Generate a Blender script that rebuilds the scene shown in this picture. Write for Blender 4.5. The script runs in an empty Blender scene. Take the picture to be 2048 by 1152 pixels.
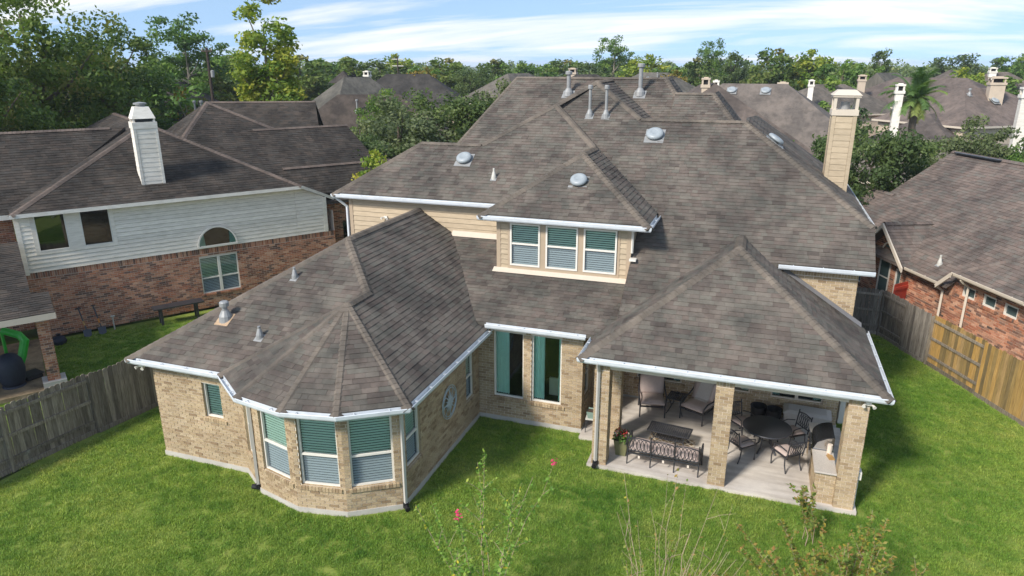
import bpy, math, random
import numpy as np
from mathutils import Vector, Matrix
R = math.radians
sc = bpy.context.scene
COL = sc.collection
random.seed(7)

# ------------------------------------------------------------------ camera
CAM = Vector((0, 0, 10.0)); YAW = R(19.2); PITCH = R(17.745); FPX = 1400.0
cd = bpy.data.cameras.new('camera'); cam = bpy.data.objects.new('camera', cd); COL.objects.link(cam)
cam.location = CAM; cam.rotation_euler = (math.pi/2-PITCH, 0, YAW)
cd.sensor_width = 36; cd.lens = FPX/2048*36; cd.clip_start = .1; cd.clip_end = 5000
sc.camera = cam
# ------------------------------------------------------------------ sky + sun
SUN_EL = R(40); SD = Vector((.46, .888)).normalized()
w = bpy.data.worlds.new('World'); sc.world = w; w.use_nodes = True
nt = w.node_tree; nt.nodes.clear()
def wn(t, **k):
    n = nt.nodes.new(t)
    for a, b in k.items(): setattr(n, a, b)
    return n
wo = wn('ShaderNodeOutputWorld'); bg = wn('ShaderNodeBackground'); sky = wn('ShaderNodeTexSky', sky_type='NISHITA')
sky.sun_disc = False; sky.sun_elevation = SUN_EL; sky.sun_rotation = math.atan2(-SD.x, -SD.y)
sky.air_density = 1.0; sky.dust_density = 0.3; sky.ozone_density = 2.5; sky.altitude = 0
tc = wn('ShaderNodeTexCoord'); mp = wn('ShaderNodeMapping')
# clouds live on a flat layer overhead: direction / (height + small) gives the layer position
sx = wn('ShaderNodeSeparateXYZ'); nt.links.new(tc.outputs['Generated'], sx.inputs[0])
mz = wn('ShaderNodeMath', operation='MAXIMUM'); nt.links.new(sx.outputs[2], mz.inputs[0]); mz.inputs[1].default_value = 0
az_ = wn('ShaderNodeMath', operation='ADD'); nt.links.new(mz.outputs[0], az_.inputs[0]); az_.inputs[1].default_value = .16
dv = wn('ShaderNodeVectorMath', operation='DIVIDE'); cb = wn('ShaderNodeCombineXYZ')
nt.links.new(tc.outputs['Generated'], dv.inputs[0])
for i in range(3): nt.links.new(az_.outputs[0], cb.inputs[i])
nt.links.new(cb.outputs[0], dv.inputs[1])
mp.inputs['Scale'].default_value = (.42, 1.15, 1); mp.inputs['Rotation'].default_value = (0, 0, R(-24)); mp.inputs['Location'].default_value = (3.3, 9.4, 0)
nt.links.new(dv.outputs[0], mp.inputs[0])
n1 = wn('ShaderNodeTexNoise'); n1.inputs['Scale'].default_value = 1.0; n1.inputs['Detail'].default_value = 9; n1.inputs['Roughness'].default_value = .56; n1.inputs['Distortion'].default_value = .5
nt.links.new(mp.outputs[0], n1.inputs['Vector'])
cr = wn('ShaderNodeValToRGB'); cr.color_ramp.elements[0].position = .49; cr.color_ramp.elements[1].position = .66
cr.color_ramp.elements[0].color = (0, 0, 0, 1); cr.color_ramp.elements[1].color = (.9, .9, .9, 1)
nt.links.new(n1.outputs[0], cr.inputs[0])
mx = wn('ShaderNodeMix', data_type='RGBA'); nt.links.new(cr.outputs[0], mx.inputs[0]); sv = wn('ShaderNodeCombineXYZ'); szm = wn('ShaderNodeMath', operation='MULTIPLY_ADD'); szm.inputs[1].default_value = .72; szm.inputs[2].default_value = .30
nt.links.new(mz.outputs[0], szm.inputs[0]); nt.links.new(sx.outputs[0], sv.inputs[0]); nt.links.new(sx.outputs[1], sv.inputs[1]); nt.links.new(szm.outputs[0], sv.inputs[2])
svn = wn('ShaderNodeVectorMath', operation='NORMALIZE'); nt.links.new(sv.outputs[0], svn.inputs[0]); nt.links.new(svn.outputs[0], sky.inputs[0])
tn = wn('ShaderNodeMix', data_type='RGBA', blend_type='MULTIPLY'); tn.inputs[0].default_value = 1; tn.inputs[7].default_value = (1.10, 1.0, .86, 1); nt.links.new(sky.outputs[0], tn.inputs[6]); nt.links.new(tn.outputs[2], mx.inputs[6])
mx.inputs[7].default_value = (4.1, 4.05, 3.95, 1)
nt.links.new(mx.outputs[2], bg.inputs[0]); bg.inputs[1].default_value = .145
nt.links.new(bg.outputs[0], wo.inputs[0])
sl = bpy.data.lights.new('sun', 'SUN'); sl.energy = 2.45; sl.angle = R(9); sl.color = (1, .94, .86)
so = bpy.data.objects.new('sun', sl); COL.objects.link(so); so.location = (-30, -30, 40)
sdir = Vector((SD.x*math.cos(SUN_EL), SD.y*math.cos(SUN_EL), -math.sin(SUN_EL)))
so.rotation_euler = sdir.to_track_quat('-Z', 'Y').to_euler()
sc.view_settings.view_transform = 'Standard'; sc.view_settings.look = 'None'
sc.view_settings.exposure = 1.0; sc.view_settings.gamma = 1
sc.cycles.max_bounces = 6; sc.cycles.transparent_max_bounces = 12

# ------------------------------------------------------------------ materials
MATS = {}
class NT:
    def __init__(s, name):
        s.m = bpy.data.materials.new(name); s.m.use_nodes = True; s.t = s.m.node_tree; s.t.nodes.clear()
        s.out = s.t.nodes.new('ShaderNodeOutputMaterial'); MATS[name] = s.m
    def n(s, t, ins=None, **k):
        n = s.t.nodes.new(t)
        for a, b in k.items(): setattr(n, a, b)
        for a, b in (ins or {}).items():
            if isinstance(b, bpy.types.NodeSocket): s.t.links.new(b, n.inputs[a])
            else: n.inputs[a].default_value = b
        return n
    def ramp(s, fac, stops, interp='LINEAR'):
        n = s.n('ShaderNodeValToRGB', {0: fac}); r = n.color_ramp; r.interpolation = interp
        while len(r.elements) < len(stops): r.elements.new(.5)
        for e, (p, c) in zip(r.elements, stops):
            e.position = p; e.color = (*c, 1) if len(c) == 3 else c
        return n.outputs[0]
    def noise(s, vec, scale, detail=4, rough=.55):
        return s.n('ShaderNodeTexNoise', {'Vector': vec, 'Scale': scale, 'Detail': detail, 'Roughness': rough}).outputs[0]
    def mul(s, a, b, fac=1.0):
        return s.n('ShaderNodeMix', {0: fac, 6: a, 7: b}, data_type='RGBA', blend_type='MULTIPLY').outputs[2]
    def mix(s, f, a, b):
        return s.n('ShaderNodeMix', {0: f, 6: a, 7: b}, data_type='RGBA').outputs[2]
    def pos(s, scale=(1, 1, 1)):
        g = s.n('ShaderNodeNewGeometry').outputs['Position']
        return s.n('ShaderNodeMapping', {'Vector': g, 'Scale': scale}).outputs[0]
    def obj(s, scale=(1, 1, 1)):
        g = s.n('ShaderNodeTexCoord').outputs['Object']
        return s.n('ShaderNodeMapping', {'Vector': g, 'Scale': scale}).outputs[0]
    def attr(s, nm='rnd'): return s.n('ShaderNodeAttribute', attribute_name=nm).outputs['Fac']
    def bump(s, h, st=.3, d=.02): return s.n('ShaderNodeBump', {'Height': h, 'Strength': st, 'Distance': d}).outputs[0]
    def bsdf(s, col, rough=.7, metal=0, normal=None, spec=.35, **k):
        ins = {'Base Color': col, 'Roughness': rough, 'Metallic': metal, 'Specular IOR Level': spec}
        if normal is not None: ins['Normal'] = normal
        ins.update(k)
        b = s.n('ShaderNodeBsdfPrincipled', ins); s.t.links.new(b.outputs[0], s.out.inputs[0]); return b
def g3(v): return (v, v, v, 1)
def plain(name, col, rough=.6, metal=0, var=.12, scale=6, spec=.35, bump=0):
    t = NT(name); p = t.pos()
    c = t.mix(t.noise(p, scale, 5), (*[x*(1-var) for x in col], 1), (*[min(1, x*(1+var)) for x in col], 1))
    t.bsdf(c, rough, metal, t.bump(t.noise(p, scale*9, 3), bump) if bump else None, spec); return t.m
def shingle_mat(name, cols, stain=.5, k=1.0):
    t = NT(name); a = t.attr(); n = len(cols)
    c = t.ramp(a, [(i/(n-1), [x*k for x in c_]) for i, c_ in enumerate(cols)])
    p = t.pos()
    gran = t.noise(p, 160, 2, .7)
    c = t.mul(c, t.ramp(gran, [(.3, (.72,)*3), (.7, (1.22,)*3)]))
    st = t.noise(t.pos((.55, .55, .22)), 1.3, 6, .62)
    c = t.mul(c, t.ramp(st, [(.40, (1-stain,)*3), (.60, (1.06, 1.03, 1.0))]))
    s2 = t.noise(t.pos((3.2, 3.2, .5)), 1.0, 4)
    c = t.mul(c, t.ramp(s2, [(.36, (.82,)*3), (.55, (1.03,)*3)]))
    t.bsdf(c, .93, 0, t.bump(gran, .5, .006), .2); return t.m
def brick_mat(name, cols, k=1.0):
    t = NT(name); a = t.attr(); n = len(cols)
    c = t.ramp(a, [(i/(n-1), [x*k for x in c_]) for i, c_ in enumerate(cols)])
    p = t.pos(); nz = t.noise(p, 45, 5)
    c = t.mul(c, t.ramp(nz, [(.25, (.66,)*3), (.75, (1.3,)*3)]))
    c = t.mul(c, t.ramp(t.noise(p, .9, 4), [(.35, (.86,)*3), (.65, (1.1,)*3)]))
    t.bsdf(c, .9, 0, t.bump(nz, .5, .008), .2); return t.m
GREYPINK = [(.096, .082, .071), (.150, .122, .104), (.126, .120, .102), (.156, .131, .111), (.140, .132, .111), (.162, .143, .121), (.122, .101, .087)]
shingle_mat('shingle', GREYPINK, .38)
shingle_mat('shingle_cap', [(.15, .129, .106), (.182, .156, .127), (.165, .139, .114)], .35)
shingle_mat('shingle_dark', [(.05, .044, .038), (.07, .06, .051), (.062, .058, .052), (.084, .068, .056), (.048, .043, .038)], .4)
shingle_mat('shingle_cap_dark', [(.15, .12, .10), (.17, .135, .115)], .3)
shingle_mat('shingle_red', [(.135, .11, .096), (.18, .14, .12), (.155, .143, .125), (.20, .158, .135), (.125, .105, .093)], .3)
TAN = [(.26, .18, .105), (.37, .27, .16), (.44, .335, .205), (.42, .315, .19), (.47, .365, .235), (.31, .22, .13), (.44, .345, .22), (.42, .305, .19)]
brick_mat('brick_tan', TAN, 1.0)
brick_mat('brick_red', [(.36, .145, .08), (.49, .25, .15), (.11, .075, .06), (.44, .19, .105), (.54, .32, .21), (.34, .135, .075), (.16, .10, .075), (.47, .25, .155)], 1.1)
plain('mortar', (.66, .58, .47), .95, var=.12, scale=12)
plain('mortar_red', (.64, .53, .44), .95, var=.12, scale=12)
plain('concrete_base', (.46, .43, .38), .9, var=.2, scale=3, bump=.2)
def conc():
    t = NT('patio_concrete'); p = t.pos()
    c = t.ramp(t.noise(p, .9, 8, .62), [(.3, (.40, .36, .32)), (.5, (.54, .49, .43)), (.68, (.64, .58, .50))])
    c = t.mul(c, t.ramp(t.noise(t.pos((.6, 6, 1)), 1.0, 5), [(.35, (.84, .82, .8)), (.6, (1.04,)*3)]))
    t.bsdf(c, .8, 0, t.bump(t.noise(p, 30, 4), .15, .01), .3)
conc()
def siding_mat(name, col):
    t = NT(name); a = t.attr(); p = t.pos()
    c = t.ramp(a, [(0, [x*.9 for x in col]), (1, [min(1, x*1.06) for x in col])])
    c = t.mul(c, t.ramp(t.noise(t.pos((2, 2, 9)), 1.5, 6), [(.3, (.84, .83, .81)), (.62, (1.03,)*3)]))
    t.bsdf(c, .62, 0, t.bump(t.noise(t.pos((4, 4, 60)), 1.5, 3), .12, .01), .3)
siding_mat('siding_tan', (.47, .375, .255)); siding_mat('siding_white', (.84, .77, .66)); siding_mat('siding_cream', (.80, .75, .66))
plain('trim_tan', (.40, .31, .215), .6, var=.08); plain('trim_beige', (.58, .50, .40), .6, var=.08)
plain('window_white', (.72, .68, .60), .45, var=.06); plain('gutter_white', (.60, .63, .65), .4, var=.22, scale=4, spec=.5)
plain('downspout_grey', (.50, .47, .42), .5, var=.08); plain('black_plastic', (.012, .012, .014), .5)
plain('black_iron', (.034, .035, .04), .36, var=.2, spec=.6); plain('vent_metal', (.30, .30, .29), .5, .2, var=.2, scale=9)
plain('dome_plastic', (.30, .33, .34), .42, var=.14, scale=7, spec=.5); plain('flashing_rust', (.42, .29, .18), .8, var=.5, scale=20)
plain('pvc_white', (.55, .53, .47), .5); plain('dark_room', (.018, .018, .02), .9)
plain('cushion', (.48, .385, .345), .95, var=.1, scale=18, bump=.2); plain('throw', (.50, .46, .42), .95, var=.2, scale=40, bump=.5)
plain('granite', (.50, .45, .39), .3, var=.55, scale=60, spec=.5); plain('steel', (.55, .55, .55), .22, 1.0, var=.1); plain('steel_dark', (.05, .052, .058), .22, .7, var=.2)
plain('resin_box', (.44, .41, .38), .6, var=.1, scale=14, bump=.1); plain('pot_olive', (.16, .16, .075), .55, var=.25); plain('pot_teal', (.22, .30, .25), .5, var=.2)
plain('soil', (.07, .05, .035), .95); plain('star_metal', (.42, .50, .54), .45, .2, var=.3, scale=14); plain('wood_new', (.40, .235, .085), .8, var=.35, scale=5, bump=.3)
plain('green_plastic', (.03, .42, .04), .35, spec=.5); plain('navy_cover', (.018, .024, .04), .6, var=.4); plain('red_stain', (.42, .055, .03), .7, var=.25)
plain('blue_plastic', (.02, .12, .42), .4); plain('chair_dark', (.02, .02, .022), .7); plain('curtain', (.70, .90, .82), .9, var=.1)
plain('window_far', (.06, .09, .09), .12, spec=.6); plain('stucco_tan', (.50, .41, .31), .9, var=.2, scale=2)
plain('pole_dark', (.055, .04, .03), .9, var=.3); plain('flashing_grey', (.17, .165, .165), .6, var=.15); plain('orange_cap', (.55, .20, .03), .5); plain('slate_far', (.05, .07, .11), .8)
def wood(name, a, b, d, sc=1.0):
    t = NT(name); r = t.attr()
    p = t.pos((9*sc, 9*sc, .8*sc))
    c = t.ramp(t.noise(p, 3, 7, .65), [(.25, d), (.48, a), (.72, b)])
    c = t.mul(c, t.ramp(r, [(0, (.62, .60, .58)), (.5, (.95, .93, .9)), (1, (1.28, 1.26, 1.22))]))
    sp = t.noise(t.pos((2.2, 2.2, .9)), 2.0, 6, .7)
    c = t.mix(t.ramp(sp, [(.60, (0, 0, 0)), (.74, (.6, .6, .6))]), c, (.36, .36, .30, 1))
    t.bsdf(c, .9, 0, t.bump(t.noise(p, 8, 4), .5, .01), .2)
wood('wood_grey', (.20, .17, .13), (.31, .27, .22), (.085, .07, .055)); wood('wood_grey2', (.19, .17, .145), (.31, .285, .25), (.08, .07, .06))
def woodgold():
    t = NT('wood_gold'); r = t.attr()
    c = t.ramp(r, [(0, (.19, .14, .065)), (.35, (.32, .22, .085)), (.65, (.50, .30, .09)), (1, (.40, .27, .12))])
    nz = t.noise(t.pos((9, 9, .8)), 3, 7, .65)
    c = t.mul(c, t.ramp(nz, [(.25, (.5, .5, .5)), (.7, (1.15,)*3)]))
    t.bsdf(c, .85, 0, t.bump(nz, .4, .01), .2)
woodgold()
def glass_mat(name, tint, refl=1.0):
    t = NT(name)
    tr = t.n('ShaderNodeBsdfTransparent', {0: (*tint, 1)}).outputs[0]
    gl = t.n('ShaderNodeBsdfGlossy', {0: (.9, .95, .95, 1), 'Roughness': .02}).outputs[0]
    fr = t.n('ShaderNodeFresnel', {0: 1.5}).outputs[0]
    f = t.n('ShaderNodeMath', {0: fr, 1: .07*refl}, operation='ADD').outputs[0]
    mxs = t.n('ShaderNodeMixShader', {0: f, 1: tr, 2: gl}).outputs[0]; t.t.links.new(mxs, t.out.inputs[0])
glass_mat('glass_teal', (.76, .93, .87)); glass_mat('glass_clear', (.55, .68, .64), 1.2)
def screen_mat():
    t = NT('screened_glass')
    tr = t.n('ShaderNodeBsdfTransparent', {0: (.70, .78, .80, 1)}).outputs[0]
    df = t.n('ShaderNodeBsdfDiffuse', {0: (.17, .20, .22, 1)}).outputs[0]
    mxs = t.n('ShaderNodeMixShader', {0: .44, 1: tr, 2: df}).outputs[0]; t.t.links.new(mxs, t.out.inputs[0])
screen_mat()
plain('blind', (.80, .82, .78), .6, var=.05)
def leaf_mat(name, cols, tr=.35, spec=.3):
    t = NT(name); a = t.attr(); n = len(cols)
    c = t.ramp(a, [(i/(n-1), [x*1.55 for x in c_]) for i, c_ in enumerate(cols)])
    orn = t.n('ShaderNodeObjectInfo').outputs['Random']
    c = t.mul(c, t.ramp(orn, [(0, (.8, .86, .86)), (.5, (1, 1, 1)), (1, (1.18, 1.12, .95))]))
    b = t.n('ShaderNodeBsdfPrincipled', {'Base Color': c, 'Roughness': .6, 'Specular IOR Level': spec}).outputs[0]
    c2 = t.mul(c, (1.08, 1.2, .7, 1))
    tl = t.n('ShaderNodeBsdfTranslucent', {0: c2}).outputs[0]
    mxs = t.n('ShaderNodeMixShader', {0: tr, 1: b, 2: tl}).outputs[0]; t.t.links.new(mxs, t.out.inputs[0])
leaf_mat('leaf_oak', [(.035, .06, .016), (.06, .10, .02), (.09, .13, .026), (.12, .145, .035), (.15, .135, .04)])
leaf_mat('leaf_gum', [(.07, .12, .016), (.11, .165, .022), (.16, .20, .026), (.23, .235, .03), (.30, .26, .035)])
leaf_mat('leaf_mid', [(.035, .07, .018), (.065, .12, .024), (.10, .165, .03), (.14, .19, .04)])
leaf_mat('leaf_dark', [(.03, .05, .018), (.05, .078, .026), (.075, .108, .034), (.10, .13, .048)])
leaf_mat('leaf_sage', [(.045, .062, .03), (.07, .092, .042), (.10, .122, .056), (.13, .145, .07)])
leaf_mat('leaf_gold', [(.08, .085, .015), (.15, .115, .02), (.22, .14, .025), (.12, .12, .02)])
leaf_mat('leaf_far', [(.055, .09, .036), (.085, .125, .045), (.12, .155, .05), (.16, .17, .055)], .3)
leaf_mat('leaf_shrub', [(.08, .15, .025), (.12, .21, .03), (.16, .26, .04), (.22, .28, .05), (.42, .34, .03)])
leaf_mat('leaf_shrub_rust', [(.08, .12, .022), (.12, .17, .03), (.17, .19, .035), (.24, .13, .045), (.30, .26, .03)])
leaf_mat('palm_leaf', [(.05, .10, .03), (.09, .15, .045), (.14, .19, .05), (.26, .20, .05)])
leaf_mat('grass_blade', [(.035, .075, .008), (.055, .11, .012), (.085, .15, .018), (.13, .18, .025), (.21, .19, .055)], .3)
plain('bark', (.15, .12, .09), .95, var=.35, scale=12, bump=.5); plain('bark_pale', (.30, .26, .20), .9, var=.3, scale=14, bump=.4); plain('twig', (.36, .27, .18), .85, var=.3, scale=20)
plain('petal_pink', (.72, .05, .16), .6, var=.3, scale=40); plain('petal_red', (.5, .04, .03), .6, var=.3, scale=40); plain('petal_white', (.7, .6, .5), .6)
def lawn_mat():
    t = NT('lawn_ground'); p = t.pos()
    c = t.ramp(t.noise(p, 2.2, 8, .6), [(.3, (.14, .20, .035)), (.5, (.20, .26, .05)), (.68, (.27, .31, .07)), (.85, (.38, .34, .15))])
    t.bsdf(c, .95, 0, t.bump(t.noise(p, 55, 3), .8, .03), .1)
    t = NT('far_ground'); p = t.pos()
    c = t.ramp(t.noise(p, .05, 8, .6), [(.3, (.03, .05, .014)), (.55, (.055, .085, .02)), (.75, (.12, .11, .06))])
    t.bsdf(c, .95, 0, None, .1)
    t = NT('street'); p = t.pos(); t.bsdf(t.ramp(t.noise(p, 2, 6), [(.3, (.16, .15, .14)), (.7, (.25, .24, .22))]), .9)
    t = NT('mud'); p = t.pos(); t.bsdf(t.ramp(t.noise(p, 1.6, 7, .65), [(.3, (.07, .05, .03)), (.55, (.26, .19, .11)), (.75, (.40, .30, .19))]), .9, 0, t.bump(t.noise(p, 12, 5), .6, .03))
    t = NT('rug'); p = t.pos()
    a = t.n('ShaderNodeTexWave', {'Vector': t.n('ShaderNodeMapping', {'Vector': p, 'Rotation': (0, 0, R(40))}).outputs[0], 'Scale': 2.2, 'Distortion': .0}).outputs[1]
    b = t.n('ShaderNodeTexWave', {'Vector': t.n('ShaderNodeMapping', {'Vector': p, 'Rotation': (0, 0, R(-40))}).outputs[0], 'Scale': 2.2}).outputs[1]
    m_ = t.n('ShaderNodeMath', {0: a, 1: b}, operation='MAXIMUM').outputs[0]
    t.bsdf(t.ramp(m_, [(.80, (.30, .21, .12)), (.86, (.62, .55, .45))]), .95)
lawn_mat()

# ------------------------------------------------------------------ mesh helpers
ROOT = {}
def mesh_obj(name, verts, faces, mats, fm=None, rnd=None, parent=None, world=True, smooth=False, origin=None):
    if parent is not None and world and parent.name in ROOT:
        inv = ROOT[parent.name].inverted(); verts = [inv @ Vector(v) for v in verts]
    me = bpy.data.meshes.new(name)
    o = bpy.data.objects.new(name, me)
    if origin == 'c':
        n = len(verts); c = Vector((sum(v[0] for v in verts)/n, sum(v[1] for v in verts)/n, sum(v[2] for v in verts)/n))
        verts = [Vector(v)-c for v in verts]; o.location = c
    me.from_pydata([tuple(v) for v in verts], [], faces)
    for m in (mats if isinstance(mats, (list, tuple)) else [mats]): me.materials.append(MATS[m])
    if fm: me.polygons.foreach_set('material_index', fm)
    if rnd:
        a = me.attributes.new('rnd', 'FLOAT', 'FACE'); a.data.foreach_set('value', rnd)
    if smooth: me.polygons.foreach_set('use_smooth', [True]*len(faces))
    COL.objects.link(o)
    if parent is not None:
        o.parent = parent
        if parent.name in ROOT: ROOT[o.name] = ROOT[parent.name] if origin != 'c' else ROOT[parent.name] @ Matrix.Translation(o.location)
    elif origin == 'c': ROOT[o.name] = Matrix.Translation(o.location)
    return o
def tag(o, label=None, cat=None, group=None, kind=None):
    for k, v in (('label', label), ('category', cat), ('group', group), ('kind', kind)):
        if v: o[k] = v
    return o
def thing(name, label, cat, loc=(0, 0, 0), rotz=0, group=None, scale=1):
    o = bpy.data.objects.new(name, None); COL.objects.link(o); o.empty_display_size = .2
    o.location = loc; o.rotation_euler = (0, 0, rotz); o.scale = (scale,)*3
    ROOT[o.name] = Matrix.Translation(loc) @ Matrix.Rotation(rotz, 4, 'Z') @ Matrix.Scale(scale, 4)
    return tag(o, label, cat, group)
def copy_tree(o, parent=None):
    c = o.copy(); COL.objects.link(c); c.parent = parent
    for ch in o.children: copy_tree(ch, c)
    return c
class MB:
    def __init__(s): s.v = []; s.f = []; s.m = []; s.r = []
    def add(s, vs, fs, mi=0, r=None):
        b = len(s.v); s.v += [Vector(v) for v in vs]; r = random.random() if r is None else r
        for f in fs: s.f.append([b+i for i in f]); s.m.append(mi); s.r.append(r)
        return s
    def box(s, x0, x1, y0, y1, z0, z1, mi=0, r=None, M=None):
        vs = [Vector((x, y, z)) for z in (z0, z1) for x, y in ((x0, y0), (x1, y0), (x1, y1), (x0, y1))]
        if M: vs = [M @ v for v in vs]
        return s.add(vs, [(3, 2, 1, 0), (4, 5, 6, 7), (0, 1, 5, 4), (1, 2, 6, 5), (2, 3, 7, 6), (3, 0, 4, 7)], mi, r)
    def prism(s, poly, z0, z1, mi=0, r=None, M=None):
        n = len(poly); vs = [Vector((p[0], p[1], z0)) for p in poly]+[Vector((p[0], p[1], z1)) for p in poly]
        if M: vs = [M @ v for v in vs]
        return s.add(vs, [list(range(n-1, -1, -1)), list(range(n, 2*n))]+[(i, (i+1) % n, n+(i+1) % n, n+i) for i in range(n)], mi, r)
    def tube(s, path, rad, seg=8, mi=0, r=None, cap=True):
        path = [Vector(p) for p in path]; n = len(path)
        rad = rad if isinstance(rad, (list, tuple)) else [rad]*n
        vs = []; up = None
        for i, p in enumerate(path):
            t = (path[min(i+1, n-1)]-path[max(i-1, 0)]).normalized()
            a = up if up is not None else (Vector((0, 0, 1)) if abs(t.z) < .9 else Vector((1, 0, 0)))
            b = t.cross(a).normalized(); a = b.cross(t).normalized(); up = a
            for k in range(seg):
                q = 2*math.pi*k/seg; vs.append(p+(a*math.cos(q)+b*math.sin(q))*rad[i])
        fs = [(i*seg+k, i*seg+(k+1) % seg, (i+1)*seg+(k+1) % seg, (i+1)*seg+k) for i in range(n-1) for k in range(seg)]
        if cap: fs += [list(range(seg-1, -1, -1)), list(range((n-1)*seg, n*seg))]
        return s.add(vs, fs, mi, r)
    def lathe(s, prof, seg=16, c=(0, 0, 0), mi=0, r=None, M=None):
        vs = [Vector((c[0]+p[0]*math.cos(2*math.pi*k/seg), c[1]+p[0]*math.sin(2*math.pi*k/seg), c[2]+p[1])) for p in prof for k in range(seg)]
        if M: vs = [M @ v for v in vs]
        n = len(prof)
        fs = [(i*seg+k, i*seg+(k+1) % seg, (i+1)*seg+(k+1) % seg, (i+1)*seg+k) for i in range(n-1) for k in range(seg)]
        fs += [list(range(seg-1, -1, -1)), list(range((n-1)*seg, n*seg))]
        return s.add(vs, fs, mi, r)
    def build(s, name, mats, parent=None, world=True, smooth=False, origin=None, bevel=0):
        o = mesh_obj(name, s.v, s.f, mats, s.m, s.r, parent, world, smooth, origin)
        if bevel:
            b = o.modifiers.new('bevel', 'BEVEL'); b.width = bevel; b.segments = 2; b.limit_method = 'ANGLE'
        return o
def part(name, mats, parent, fn, world=False, **k):
    m = MB(); fn(m); return m.build(name, mats, parent, world, **k)

def clip(poly, a, b, c):      # keep a*x+b*y<=c
    out = []; n = len(poly)
    for i in range(n):
        p, q = poly[i], poly[(i+1) % n]; dp = a*p[0]+b*p[1]-c; dq = a*q[0]+b*q[1]-c
        if dp <= 0: out.append(p)
        if (dp < 0 < dq) or (dq < 0 < dp):
            t = dp/(dp-dq); out.append((p[0]+(q[0]-p[0])*t, p[1]+(q[1]-p[1])*t))
    return out
def parea(p): return .5*sum(p[i][0]*p[(i+1) % len(p)][1]-p[(i+1) % len(p)][0]*p[i][1] for i in range(len(p)))
_cy, _sy, _cp, _sp = math.cos(YAW), math.sin(YAW), math.cos(PITCH), math.sin(PITCH)
def showing(c, n, area):      # how large a piece shows in the photograph (picks which pieces get an object of their own)
    d = Vector(c)-CAM; L = d.length; f = -(d.dot(n))/L
    if f <= 0: return 0
    x = d.x*_cy+d.y*_sy; y = -d.x*_sy+d.y*_cy; yy = y*_cp-d.z*_sp; zz = y*_sp+d.z*_cp
    if yy <= 0 or abs(x/yy) > 1000/FPX or abs(zz/yy) > 560/FPX: return 0
    return area*f/L/L

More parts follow.
